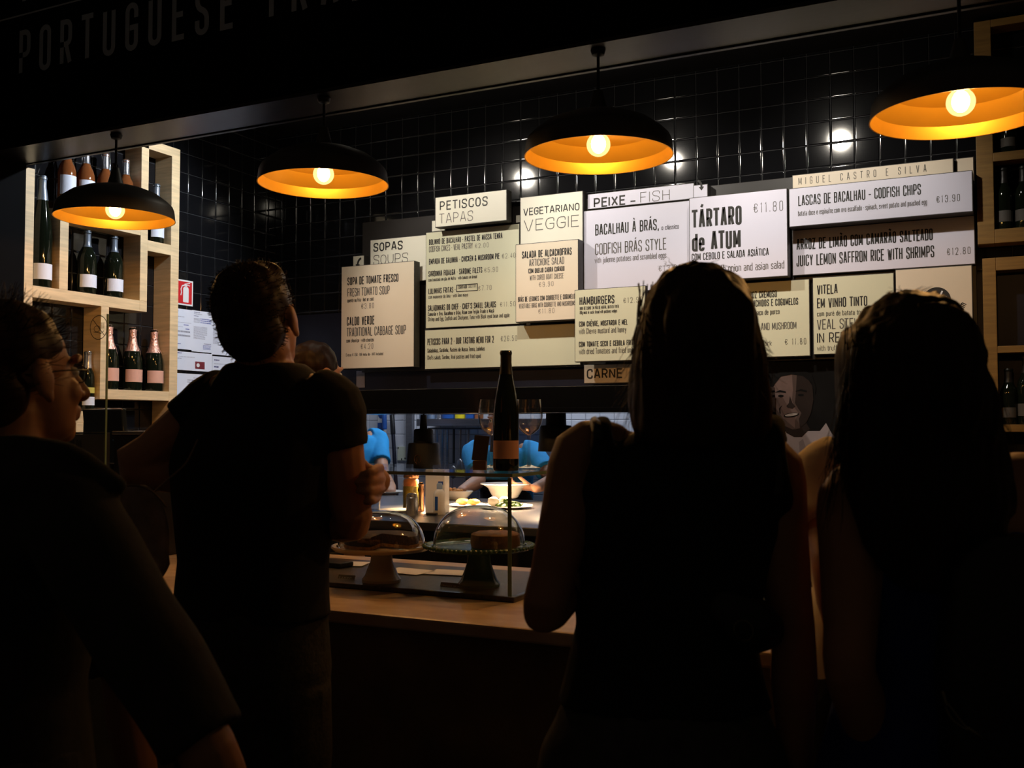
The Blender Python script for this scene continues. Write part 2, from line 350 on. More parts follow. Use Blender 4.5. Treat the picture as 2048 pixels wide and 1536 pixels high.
# ------------------------------------------------------------------ stroke lettering
O_ = ([(0, 0), (0, 1), (1, 1), (1, 0)], 'cr', 1111)
GL = {  # glyph: (width, [(points, flags c=closed, rounded mask)])
 'A': (1.1, [([(0, 0), (.42, 1), (.58, 1), (1, 0)], ''), ([(.15, .3), (.85, .3)], '')]),
 'B': (1, [([(0, 0), (0, 1), (.95, 1, 1), (.95, .53, 1), (0, .53)], ''), ([(.3, .53), (1, .53, 1), (1, 0, 1), (0, 0), (0, .2)], '')]),
 'C': (1, [([(1, .7), (1, 1, 1), (0, 1, 1), (0, 0, 1), (1, 0, 1), (1, .3)], '')]),
 'D': (1, [([(0, 0), (0, 1), (1, 1, 1), (1, 0, 1)], 'c')]),
 'E': (.85, [([(1, 1), (0, 1), (0, 0), (1, 0)], ''), ([(0, .52), (.85, .52)], '')]),
 'F': (.85, [([(1, 1), (0, 1), (0, 0)], ''), ([(0, .52), (.85, .52)], '')]),
 'G': (1, [([(1, .7), (1, 1, 1), (0, 1, 1), (0, 0, 1), (1, 0, 1), (1, .48), (.5, .48)], '')]),
 'H': (1, [([(0, 0), (0, 1)], ''), ([(1, 0), (1, 1)], ''), ([(0, .52), (1, .52)], '')]),
 'I': (0, [([(0, 0), (0, 1)], '')]),
 'J': (.8, [([(1, 1), (1, 0, 1), (0, 0, 1), (0, .28)], '')]),
 'K': (1, [([(0, 0), (0, 1)], ''), ([(1, 1), (0, .38)], ''), ([(.32, .56), (1, 0)], '')]),
 'L': (.8, [([(0, 1), (0, 0), (1, 0)], '')]),
 'M': (1.35, [([(0, 0), (0, 1)], ''), ([(1, 0), (1, 1)], ''), ([(.06, .97), (.46, .22), (.54, .22), (.94, .97)], 'd')]),
 'N': (1.05, [([(0, 0), (0, 1)], ''), ([(1, 0), (1, 1)], ''), ([(.05, .97), (.95, .03)], 'd')]),
 'O': (1, [([(0, 0, 1), (0, 1, 1), (1, 1, 1), (1, 0, 1)], 'c')]),
 'P': (1, [([(0, 0), (0, 1), (1, 1, 1), (1, .44, 1), (0, .44)], '')]),
 'Q': (1, [([(0, 0, 1), (0, 1, 1), (1, 1, 1), (1, 0, 1)], 'c'), ([(.6, .2), (1.1, -.1)], '')]),
 'R': (1, [([(0, 0), (0, 1), (1, 1, 1), (1, .46, 1), (0, .46)], ''), ([(.5, .46), (1, 0)], '')]),
 'S': (1, [([(1, .72), (1, 1, 1), (0, 1, 1), (0, .56, 1), (1, .44, 1), (1, 0, 1), (0, 0, 1), (0, .28)], '')]),
 'T': (.95, [([(0, 1), (1, 1)], ''), ([(.5, 1), (.5, 0)], '')]),
 'U': (1, [([(0, 1), (0, 0, 1), (1, 0, 1), (1, 1)], '')]),
 'V': (1.1, [([(0, 1), (.44, 0), (.56, 0), (1, 1)], '')]),
 'W': (1.5, [([(0, 1), (.22, 0), (.28, 0), (.48, .85), (.52, .85), (.72, 0), (.78, 0), (1, 1)], 'd')]),
 'X': (1.05, [([(0, 1), (1, 0)], ''), ([(0, 0), (1, 1)], '')]),
 'Y': (1.05, [([(0, 1), (.5, .45), (.5, 0)], ''), ([(1, 1), (.5, .45)], '')]),
 'Z': (.95, [([(0, 1), (1, 1), (0, 0), (1, 0)], '')]),
 '0': (1, [([(0, 0, 1), (0, 1, 1), (1, 1, 1), (1, 0, 1)], 'c')]),
 '1': (.4, [([(0, .85), (.6, 1), (.6, 0)], '')]),
 '2': (1, [([(0, .72), (0, 1, 1), (1, 1, 1), (1, .6), (0, 0), (1, 0)], '')]),
 '3': (1, [([(0, .75), (0, 1, 1), (1, 1, 1), (1, .53, 1), (.4, .53)], ''), ([(.4, .53), (1, .53, 1), (1, 0, 1), (0, 0, 1), (0, .25)], '')]),
 '4': (1, [([(.75, 0), (.75, 1), (0, .28), (1, .28)], '')]),
 '5': (1, [([(.95, 1), (0, 1), (0, .55), (1, .62, 1), (1, 0, 1), (0, 0, 1), (0, .25)], '')]),
 '6': (1, [([(1, .75), (1, 1, 1), (0, 1, 1), (0, 0, 1), (1, 0, 1), (1, .55, 1), (0, .55)], '')]),
 '7': (.95, [([(0, 1), (1, 1), (.35, 0)], '')]),
 '8': (1, [([(.05, .53, 1), (.05, 1, 1), (.95, 1, 1), (.95, .53, 1)], 'c'), ([(0, 0, 1), (0, .53, 1), (1, .53, 1), (1, 0, 1)], 'c')]),
 '9': (1, [([(0, .25), (0, 0, 1), (1, 0, 1), (1, 1, 1), (0, 1, 1), (0, .45, 1), (1, .45)], '')]),
 '\u20ac': (1.25, [([(1, .72), (.85, .95, 1), (.25, .95, 1), (.25, .05, 1), (.85, .05, 1), (1, .28)], ''), ([(0, .6), (.8, .6)], ''), ([(0, .42), (.8, .42)], '')]),
 'a': (.9, [([(.05, .68), (1, .68, 1), (1, 0)], ''), ([(1, .4), (0, .4, 1), (0, 0, 1), (1, 0)], '')]),
 'b': (.9, [([(0, 1), (0, 0), (1, 0, 1), (1, .68, 1), (0, .68)], '')]),
 'c': (.85, [([(1, .5), (1, .68, 1), (0, .68, 1), (0, 0, 1), (1, 0, 1), (1, .18)], '')]),
 'd': (.9, [([(1, 1), (1, 0), (0, 0, 1), (0, .68, 1), (1, .68)], '')]),
 'e': (.9, [([(0, .36), (1, .36), (1, .68, 1), (0, .68, 1), (0, 0, 1), (1, 0, 1), (1, .14)], '')]),
 'f': (.55, [([(.35, 0), (.35, 1, 1), (1, 1)], ''), ([(0, .66), (.9, .66)], '')]),
 'g': (.9, [([(1, 0), (0, 0, 1), (0, .68, 1), (1, .68), (1, -.26, 1), (.05, -.26)], '')]),
 'h': (.9, [([(0, 0), (0, 1)], ''), ([(0, .68), (1, .68, 1), (1, 0)], '')]),
 'i': (0, [([(0, 0), (0, .68)], ''), ([(0, .84), (0, .97)], '')]),
 'j': (.3, [([(1, .68), (1, -.26, 1), (0, -.26)], ''), ([(1, .84), (1, .97)], '')]),
 'k': (.85, [([(0, 0), (0, 1)], ''), ([(1, .68), (0, .28), (1, 0)], '')]),
 'l': (0, [([(0, 0), (0, 1)], '')]),
 'm': (1.5, [([(0, 0), (0, .68), (.5, .68, 1), (.5, 0)], ''), ([(.5, .68), (1, .68, 1), (1, 0)], '')]),
 'n': (.9, [([(0, 0), (0, .68), (1, .68, 1), (1, 0)], '')]),
 'o': (.9, [([(0, 0, 1), (0, .68, 1), (1, .68, 1), (1, 0, 1)], 'c')]),
 'p': (.9, [([(0, -.26), (0, .68), (1, .68, 1), (1, 0, 1), (0, 0)], '')]),
 'q': (.9, [([(1, -.26), (1, .68), (0, .68, 1), (0, 0, 1), (1, 0)], '')]),
 'r': (.55, [([(0, 0), (0, .68), (1, .68)], '')]),
 's': (.8, [([(1, .52), (1, .68, 1), (0, .68, 1), (0, .36, 1), (1, .32, 1), (1, 0, 1), (0, 0, 1), (0, .15)], '')]),
 't': (.55, [([(.4, .9), (.4, 0, 1), (1, 0)], ''), ([(0, .66), (1, .66)], '')]),
 'u': (.9, [([(0, .68), (0, 0, 1), (1, 0), (1, .68)], '')]),
 'v': (.9, [([(0, .68), (.5, 0), (1, .68)], '')]),
 'w': (1.4, [([(0, .68), (.25, 0), (.5, .6), (.75, 0), (1, .68)], '')]),
 'x': (.9, [([(0, .68), (1, 0)], ''), ([(0, 0), (1, .68)], '')]),
 'y': (.9, [([(0, .68), (.5, .05)], ''), ([(1, .68), (.2, -.26)], '')]),
 'z': (.85, [([(0, .68), (1, .68), (0, 0), (1, 0)], '')]),
 '.': (0, [([(0, 0), (0, .1)], '')]), ',': (.1, [([(1, .1), (0, -.14)], '')]), '-': (.5, [([(0, .45), (1, .45)], '')]),
 '\u00b7': (0, [([(0, .4), (0, .52)], '')]), "'": (0, [([(0, .8), (0, 1)], '')]), ' ': (.45, []),
 '&': (1.1, [([(1, 0), (.1, .8), (.1, 1, 1), (.7, 1, 1), (.7, .75), (0, .35), (0, 0, 1), (.8, 0, 1), (1, .4)], '')]),
}
ACC = {'\u00c1': 'A/', '\u00c0': 'A\\', '\u00c3': 'A~', '\u00c9': 'E/', '\u00c8': 'E\\', '\u00c7': 'C,', '\u00e1': 'a/', '\u00e3': 'a~', '\u00e9': 'e/', '\u00e8': 'e\\', '\u00e7': 'c,'}
ACS = {'/': [(.35, .1), (.7, .25)], '\\': [(.3, .25), (.65, .1)], '~': [(.1, .12), (.35, .2), (.65, .12), (.9, .2)]}

STK = [0]
def stroke(bm, pts, closed, t, put, mi=0):
    n = len(pts); L, Rr = [], []
    for i in range(n):
        p = pts[i]
        a = pts[(i - 1) % n] if (closed or i > 0) else None
        b = pts[(i + 1) % n] if (closed or i < n - 1) else None
        d1 = (p - a).normalized() if a is not None and (p - a).length > 1e-9 else None
        d2 = (b - p).normalized() if b is not None and (b - p).length > 1e-9 else None
        if d1 is None: d1 = d2
        if d2 is None: d2 = d1
        if d1 is None: return
        n1 = Vector((-d1.y, d1.x)); n2 = Vector((-d2.y, d2.x)); m = n1 + n2
        if m.length < 1e-4: m = n1
        m.normalize(); k = t / 2 / max(0.45, m.dot(n1))
        L.append(p + m * k); Rr.append(p - m * k)
    STK[0] += 1                                    # each stroke lies a hair above the last, so crossings stay clean
    z0 = put(Vector((0, 0))); nn = (put(Vector((.01, 0))) - z0).cross(put(Vector((0, .01))) - z0).normalized() * (6e-5 * (STK[0] % 6))
    vl = [bm.verts.new(put(q) + nn) for q in L]; vr = [bm.verts.new(put(q) + nn) for q in Rr]
    for i in range(n if closed else n - 1):
        j = (i + 1) % n
        try: bm.faces.new((vl[i], vr[i], vr[j], vl[j])).material_index = mi
        except ValueError: pass

def fillet(pts, closed, R):
    out = []; n = len(pts)
    for i, q in enumerate(pts):
        p = Vector(q[:2])
        if len(q) < 3 or (not closed and i in (0, n - 1)): out.append(p); continue
        a = Vector(pts[(i - 1) % n][:2]); b = Vector(pts[(i + 1) % n][:2])
        r = min(R, (a - p).length * .5, (b - p).length * .5)
        p0 = p + (a - p).normalized() * r; p1 = p + (b - p).normalized() * r
        for k in range(5):
            s = k / 4; s2 = s
            out.append(p0.lerp(p, s2).lerp(p.lerp(p1, s2), s2) if False else ((1 - s) ** 2 * p0 + 2 * s * (1 - s) * (p * .82 + (p0 + p1) * .09) + s * s * p1))
    res = [out[0]]
    for p in out[1:]:
        if (p - res[-1]).length > 1e-7: res.append(p)
    if closed and len(res) > 2 and (res[0] - res[-1]).length < 1e-7: res.pop()
    return res

def write(bm, s, width, h, weight, put, track=0.32, mi=0):
    """letters of cap height h filling width; put maps 2D points to the surface"""
    t = weight * h; ws = []
    for ch in s:
        base = ACC.get(ch, ch)[0]
        ws.append(GL[base][0] if base in GL else .5)
    n = len(s); wsum = sum(ws) + track * (n - 1)
    cw = max((width - (n - 1) * t * 1.0 - t) / max(wsum, .01), h * 0.02)
    t2 = min(t, max(cw * .72, h * .03)); x = t / 2
    for ch, wd in zip(s, ws):
        key = ACC.get(ch, ch); base = key[0]
        low = base.islower()
        for pts, fl in GL.get(base, (0, []))[1]:
            q = [(x + p[0] * wd * cw, t2 / 2 + p[1] * (h - t2), *p[2:]) for p in pts]
            fp = fillet(q, 'c' in fl, max(wd * cw * .5, t2 * .5))
            if 'c' not in fl and len(fp) > 1 and 'd' not in fl:   # square caps on level stroke ends
                for i, j in ((0, 1), (-1, -2)):
                    d = fp[i] - fp[j]
                    if d.length > 1e-9 and abs(d.x) > 3 * abs(d.y): fp[i] = fp[i] + d.normalized() * t2 * .48
            stroke(bm, fp, 'c' in fl, t2 * (.78 if 'd' in fl else 1), put, mi)
        if len(key) > 1:
            top = (.68 if low else 1.0) * h
            if key[1] == ',':
                q = [Vector((x + .5 * wd * cw, 0)), Vector((x + .4 * wd * cw, -.16 * h))]
            else:
                q = [Vector((x + a * wd * cw, top + b * h)) for a, b in ACS[key[1]]]
            stroke(bm, q, False, t2 * .9, put, mi)
        x += wd * cw + track * cw + t

def put_y(x0, z0, y):  # on a surface facing the viewer (-y)
    return lambda q: Vector((x0 + q.x, y, z0 + q.y))


def copy_tree(o, parent=None):
    c = o.copy(); COL.objects.link(c)
    if parent: c.parent = parent; c.matrix_parent_inverse = o.matrix_parent_inverse.copy()
    for k in ('label', 'category', 'group', 'kind'):
        if k in o: c[k] = o[k]
    for ch in list(o.children): copy_tree(ch, c)
    return c

# ------------------------------------------------------------------ the setting
XW, YW, ZC = -3.758, 4.55, 3.14        # tiled side wall, tiled back wall, stall ceiling
def tile_wall(name, o, u, v, nrm, wu, wv, size, pu, pv, m, mg, rough=0.0035, bev=0.0035, simple=False, holes=()):
    """glazed tiles as real pillow-edged slabs over a grout bed"""
    o, u, v, nrm = Vector(o), Vector(u), Vector(v), Vector(nrm)
    verts, faces, mi = [], [], []
    g = 0.0012; rnd = random.Random(3)
    prof = [(0, -.003), (.01, -.0008), (.028, 0), (.05, 0), (.95, 0), (.972, 0), (.99, -.0008), (1, -.003)]
    us = []; x = -pu
    while x < wu: us.append((max(x, 0), min(x + size, wu))); x += size
    vs = []; y = -pv
    while y < wv: vs.append((max(y, 0), min(y + size, wv))); y += size
    for a0, a1 in us:
        for b0, b1 in vs:
            if a1 - a0 < .006 or b1 - b0 < .006: continue
            cxx, cyy = (a0 + a1) / 2, (b0 + b1) / 2
            if any(h[0] < cxx < h[1] and h[2] < cyy < h[3] for h in holes): continue
            ta, tb = rnd.uniform(-rough, rough), rnd.uniform(-rough, rough); base = len(verts)
            for i, (p, hp) in enumerate(prof):
                for j, (q, hq) in enumerate(prof):
                    uu = a0 + g + (a1 - a0 - 2 * g) * p; vv = b0 + g + (b1 - b0 - 2 * g) * q
                    hh = min(hp, hq) + (uu - cxx) * ta + (vv - cyy) * tb
                    verts.append(o + u * uu + v * vv + nrm * hh)
            for i in range(7):
                for j in range(7):
                    k = base + i * 8 + j
                    faces.append((k, k + 8, k + 9, k + 1)); mi.append(0)
    k = len(verts)
    for a, b in ((0, 0), (wu, 0), (wu, wv), (0, wv)): verts.append(o + u * a + v * b - nrm * .003)
    for a, b in ((0, 0), (wu, 0), (wu, wv), (0, wv)): verts.append(o + u * a + v * b - nrm * .1)
    faces += [(k, k + 1, k + 2, k + 3), (k + 7, k + 6, k + 5, k + 4), (k, k + 4, k + 5, k + 1), (k + 1, k + 5, k + 6, k + 2), (k + 2, k + 6, k + 7, k + 3), (k + 3, k + 7, k + 4, k)]; mi += [1] * 6
    me = bpy.data.meshes.new(name); me.from_pydata([tuple(q) for q in verts], [], faces)
    me.materials.append(m); me.materials.append(mg); me.polygons.foreach_set('material_index', mi)
    me.polygons.foreach_set('use_smooth', [i == 0 for i in mi]); me.update()
    ob = bpy.data.objects.new(name, me); COL.objects.link(ob); ob['kind'] = 'structure'
    return ob

bm = bmesh.new(); box2(bm, (-7.5, -1.5, -.12), (3.5, 7.3, 0)); struct('floor', bm, M['floor'])
bm = bmesh.new(); box2(bm, (-3.9, 2.86, ZC), (2.6, 4.75, ZC + .1)); box2(bm, (-4.5, 4.65, 2.62), (-.4, 6.4, 2.72)); struct('ceiling', bm, M['ceil'])
tile_wall('wall_back', (XW, YW, 2.115), (1, 0, 0), (0, 0, 1), (0, -1, 0), 5.2, ZC - 2.115, .1, (XW + 1.11) % .1, (2.115 - 2.829) % .1, M['tile'], M['grout'])
tile_wall('wall_left', (XW, 2.3, 0), (0, 1, 0), (0, 0, 1), (1, 0, 0), YW - 2.3 + .1, ZC, .1, .03, .02, M['tile'], M['grout'])
bm = bmesh.new(); box2(bm, (XW, YW - .012, 1.57), (2.6, YW + .1, 2.115)); struct('trim_1', bm, M['darksteel'])       # steel hood front over the hatch
OPL, OPR = -3.55, -1.2
bm = bmesh.new(); box2(bm, (XW - .1, YW, 0), (OPL, YW + .1, 1.57)); box2(bm, (OPR, YW, 0), (2.6, YW + .1, 1.57)); box2(bm, (OPL, YW, 0), (OPR, YW + .1, 1.04)); struct('trim_2', bm, M['ceil'])
bm = bmesh.new(); box2(bm, (XW + .001, 2.32, CT_ := 1.06), (XW + .113, 2.84, ZC)); struct('added_black_pier', bm, M['fascia'])  # black box added before the bottle shelf, standing in for its unlit side
tile_wall('wall_kitchen', (-4.4, 6.2, 0.9), (1, 0, 0), (0, 0, 1), (0, -1, 0), 3.9, 1.75, .1, .04, .06, M['wtile'], M['wgrout'], rough=.002)
bm = bmesh.new(); box2(bm, (-4.5, 4.65, 0), (-4.4, 6.3, 2.62)); box2(bm, (-.5, 4.65, 0), (-.4, 6.3, 2.62)); struct('wall_right', bm, M['wgrout'])

# fascia sign over the stall front, with the steel soffit under it
SOF = 2.58
FY = 2.65
fas = thing('stall_fascia_sign', 'black fascia board above the stall front with spaced grey capital letters', 'sign', (-2, FY, SOF))
B('fascia_board', M['fascia'], fas, (-5.5, FY, SOF + .012), (1.8, FY + .03, 3.6), .003)
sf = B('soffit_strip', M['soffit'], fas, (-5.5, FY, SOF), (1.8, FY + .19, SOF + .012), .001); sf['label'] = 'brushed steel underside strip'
B('inner_lip', M['darksteel'], fas, (-5.5, FY + .19, SOF - .004), (1.8, FY + .197, SOF + .14), .001)
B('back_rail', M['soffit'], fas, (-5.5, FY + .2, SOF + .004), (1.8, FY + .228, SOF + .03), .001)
bm = bmesh.new()
zl = at_y(40, 152, FY).z; hl = at_y(40, 62, FY).z - zl
xa = at_y(38, 150, FY).x; xb = at_y(466, 60, FY).x
for word, x0, x1 in (('PORTUGUESE', xa, xb), ('TRADITIONAL', at_y(528, 40, FY).x, at_y(528, 40, FY).x + (xb - xa) * 1.08)):
    write(bm, word, x1 - x0, hl, .115, put_y(x0, zl, FY - .0012), track=1.15)
zr = at_y(0, 42, FY).z
box(bm, (-2.2, FY - .0012, zr), (3.6, .001, .006))
write(bm, 'T', hl * .35, hl, .115, put_y(at_y(38, 0, FY).x, at_y(44, 9, FY).z, FY - .0012))
link_mesh('sign_lettering', bm, M['letter'], fas)

# counter
CT = 1.05
cnt = thing('serving_counter', 'long serving counter with veined marble top and plain brown front', 'counter', (-1.5, 2.3, 0))
B('counter_top', M['marble'], cnt, (XW + .01, 2.06, CT - .032), (1.6, 2.95, CT), .006)
B('front_panel', M['counterfront'], cnt, (XW + .01, 2.105, .1), (1.6, 2.14, CT - .032), .004)
B('plinth', M['rubber'], cnt, (XW + .01, 2.15, 0), (1.6, 2.18, .1), .002)
B('back_panel', M['ceil'], cnt, (XW + .01, 2.86, 0), (1.6, 2.9, CT - .032), .002)

# ------------------------------------------------------------------ pendant lamps
RL = .2135
def make_pendant(px, py):
    c = at_y(px, py, 2.7)
    t = thing('pendant_lamp', '', 'lamp', c)
    k = RL
    outer = [(k * 1.0, 0), (k * .99, k * .05), (k * .975, k * .18), (k * .95, k * .24), (k * .88, k * .31), (k * .72, k * .43), (k * .5, k * .52), (k * .3, k * .57), (k * .16, k * .59), (k * .14, k * .6), (k * .128, k * .63), (k * .06, k * .89), (k * .02, k * .905), (0, k * .905)]
    inner = [(k * .985, .0005), (k * .94, k * .15), (k * .76, k * .335), (k * .45, k * .43), (k * .15, k * .47), (0, k * .47)]
    bm = bmesh.new(); lathe(bm, outer, c, 64); link_mesh('shade', bm, M['shade'], t, True)
    bm = bmesh.new(); lathe(bm, [(k * 1.0, 0)] + inner, c, 64); link_mesh('gold_lining', bm, M['gold'], t, True, ang=14)['label'] = 'glossy gold inside of the shade'
    bm = bmesh.new(); tube(bm, [c + Vector((0, 0, k * .9)), Vector((c.x, c.y, SOF - .001))], .0045, 8, False, 2); lathe(bm, [(0, SOF - .001), (.022, SOF - .001), (.018, SOF - .015), (.006, SOF - .02), (0, SOF - .02)], (c.x, c.y, 0), 20)
    link_mesh('cord', bm, M['cordm'], t, True)
    bm = bmesh.new(); lathe(bm, [(0, k * .47), (.024, k * .47), (.024, .084), (.018, .078), (0, .078)], c, 20); so = link_mesh('socket', bm, M['cordm'], t, True)
    rb = .034; zc = .034
    bm = bmesh.new(); lathe(bm, [(0.013, .082), (.017, .074)] + [(rb * math.cos(a), zc + rb * math.sin(a)) for a in [x * PI / 24 for x in range(7, -13, -1)]][:-1] + [(0, zc - rb)], c, 28)
    bmf = bmesh.new(); ellipsoid(bmf, c + Vector((0, 0, .036)), .021, .021, .027, seg=16); link_mesh('filament', bmf, M['bulbcore'], t, True)
    bu = link_mesh('bulb', bm, M['bulb'], t, True); bu['label'] = 'glowing round bulb'; bu.visible_shadow = True
    l = lamp('POINT', 'bulb_light', c + Vector((0, 0, zc - .028)), 8.4, (1.0, .5, .15), parent=t, shadow_soft_size=.018)
    return t
PEND = [((230, 438), 'black dome pendant lamp hanging in front of the wooden bottle shelves'), ((647, 369), 'black dome pendant lamp hanging over the dark haired man, left of the menu boards'),
        ((1197, 313), 'black dome pendant lamp hanging above the fish and vegetarian menu headings'), ((1922, 232), 'black dome pendant lamp hanging above the codfish chips board, cut by the picture edge')]
for (px, py), lab in PEND:
    t = make_pendant(px, py); t['label'] = lab; t['group'] = 'dome pendant lamps over the counter'

# ------------------------------------------------------------------ spotlights on the stall ceiling (their lenses mirror in the tiles)
def make_spot(loc, target, energy, col, lab, ang=75, blend=.6):
    loc = Vector(loc); d = (Vector(target) - loc).normalized(); q = d.to_track_quat('-Z', 'Y').to_matrix().to_4x4(); mt = Matrix.Translation(loc) @ q
    t = thing('ceiling_spotlight', lab, 'spotlight', (loc.x, loc.y, ZC), 'spotlights under the stall ceiling')
    bm = bmesh.new(); lathe(bm, [(.056, 0), (.068, -.0), (.068, .11), (.05, .13), (0, .13)], (0, 0, 0), 28, mtx=mt); tube(bm, [loc + Vector((0, 0, .05)) - d * .08, Vector((loc.x, loc.y, ZC))], .01, 8, False, 2)
    link_mesh('housing', bm, M['cordm'], t, True)
    bm = bmesh.new(); lathe(bm, [(0, .004), (.056, .004)], (0, 0, 0), 28, mtx=mt); link_mesh('lens', bm, M['spotlens'], t)
    lamp('SPOT', 'spot_light', loc + d * .012, energy, col, parent=t, target=target, spot_size=math.radians(ang), spot_blend=blend, shadow_soft_size=.025)
NW = (1.0, .93, .82)
make_spot((-.841, 3.4, 3.05), (-.68, 4.5, 2.22), 40, NW, 'black ceiling spotlight above the codfish chips and shrimp rice boards', ang=72, blend=.8)
make_spot((-1.783, 3.4, 3.05), (-1.5, 4.5, 2.15), 43, NW, 'black ceiling spotlight above the fish menu boards')
make_spot((-2.738, 3.4, 3.05), (-2.3, 4.5, 2.15), 44, NW, 'black ceiling spotlight above the soup and tapas boards')
make_spot((-2.4, 3.56, 3.03), (-3.74, 3.35, 2.05), 100, (.82, .9, 1.0), 'black ceiling spotlight aimed at the bottle shelves', ang=80)

# ------------------------------------------------------------------ menu wall
bm = bmesh.new(); p0 = at_y(726, 446, 4.52); p1 = at_y(1949, 322, 4.52)
pl = thing('menu_backing_panel', 'long black panel on the tiled wall that carries all the menu boards', 'panel', (-1.2, 4.5, 1.7))
B('panel_sheet', M['back'], pl, (p0.x, 4.515, 1.785), (p1.x, YW - .012, at_y(726, 446, 4.52).z), .002)

BD, MD, LT, TH = .15, .125, .095, .06
EUR = '\u20ac'
def board(x0, y0, x1, y1, yf, m, label, lines, cat='menu board', back=None, grp='menu boards'):
    back = back or (4.515 if yf >= 4.464 else 4.464)
    """front face corners (top left, bottom right) seen in the photo, standing at depth yf in front of the panel"""
    a = at_y(x0, y0, yf); b = at_y(x1, y1, yf)
    t = thing('menu_board', label, cat, ((a.x + b.x) / 2, yf, b.z), grp)
    bm = bmesh.new(); box2(bm, (a.x - .003, yf + .0015, b.z - .003), (b.x + .003, back, a.z + .003), .0015)
    link_mesh('board_box', bm, M['edge'], t)
    bm = bmesh.new(); box2(bm, (a.x, yf, b.z), (b.x, yf + .004, a.z), .0008); link_mesh('face_panel', bm, M[m], t)
    bm = bmesh.new()
    for ln in lines:
        if callable(ln): ln(bm, yf); continue
        s, lx, ly, rx, h, wt = ln[:6]
        tr = ln[6] if len(ln) > 6 else (.85 if s[0] == EUR else .26)
        q = at_y(lx, ly, yf); r = at_y(rx, ly - (rx - lx) * .09, yf)
        # cap height in metres at this distance
        hh = (at_y(lx, ly - h, yf).z - q.z)
        b2 = bmesh.new(); write(b2, s, r.x - q.x, hh, wt, put_y(q.x, q.z, yf - .0006), tr)
        link_mesh('price' if s[0] == EUR else 'lettering', b2, M['inkthin' if wt < .1 else 'ink'], t)
    if len(bm.faces): link_mesh('emblem', bm, None, t, mats=[M['ink'], M['inkthin']])
    else: bm.free()
    return t

def arrow(cx, cy, r, a0, a1, flip=1):
    def f(bm, yf):
        c = at_y(cx, cy, yf); rr = at_y(cx + r, cy, yf).x - c.x
        pts = [Vector((math.cos(a0 + (a1 - a0) * k / 10) * rr, math.sin(a0 + (a1 - a0) * k / 10) * rr * 1.25)) for k in range(11)]
        stroke(bm, pts, False, rr * .42, put_y(c.x, c.z, yf - .0006))
        e = pts[-1]; d = (pts[-1] - pts[-2]).normalized(); n = Vector((-d.y, d.x))
        vs = [bm.verts.new(put_y(c.x, c.z, yf - .0006)(q)) for q in (e + n * rr * .55, e - n * rr * .55, e + d * rr * .75)]
        bm.faces.new(vs)
    return f

def rect_frame(x0, y0, x1, y1, wt):
    def f(bm, yf):
        a = at_y(x0, y0, yf); b = at_y(x1, y1, yf)
        pts = [Vector((0, 0)), Vector((b.x - a.x, 0)), Vector((b.x - a.x, b.z - a.z)), Vector((0, b.z - a.z))]
        stroke(bm, pts, True, wt, put_y(a.x, a.z, yf - .0007))
    return f

board(741, 481, 856, 560, 4.49, 'ivory', 'board headed SOPAS SOUPS, half behind the tomato soup board', [('SOPAS', 747, 504, 805.5, 17.6, .15), ('SOUPS', 747, 530, 816, 19, .07)])
board(706.5, 513, 727, 545, 4.475, 'ivory', 'small square board with an arrow curving down beside the SOPAS heading', [arrow(724, 529, 8.5, 1.75, 3.05)])
board(683.5, 534.5, 827, 733, 4.41, 'beige', 'deep box board listing tomato soup and cabbage soup', [
    ('SOPA DE TOMATE FRESCO', 695, 571, 797, 16, MD), ('FRESH TOMATO SOUP', 695, 594, 779.5, 17, LT), ('quente ou fria \u00b7 hot or cold', 695, 605, 747, 8, .12),
    (EUR + '3.80', 722.5, 618, 748, 11, .08), ('CALDO VERDE', 693.6, 651.8, 748.9, 17.5, BD), ('TRADITIONAL CABBAGE SOUP', 693.6, 673.8, 812, 18, LT),
    ('com chouri\u00e7o \u00b7 with chorizo', 692.8, 685.5, 747, 8, .12), (EUR + '4.20', 721.5, 698.6, 746.5, 11, .08), ('Extras ' + EUR + ' 1.50 \u00b7 IVA inclu\u00eddo \u00b7 VAT included', 692, 713, 766.4, 6, .12)])
board(864, 442, 890, 460.5, 4.5, 'ivory', 'blank sliver of a board showing left of the PETISCOS board', [])
board(1032, 431, 1039.5, 444.5, 4.5, 'ivory', 'blank sliver of a board between the PETISCOS and VEGETARIANO boards', [])
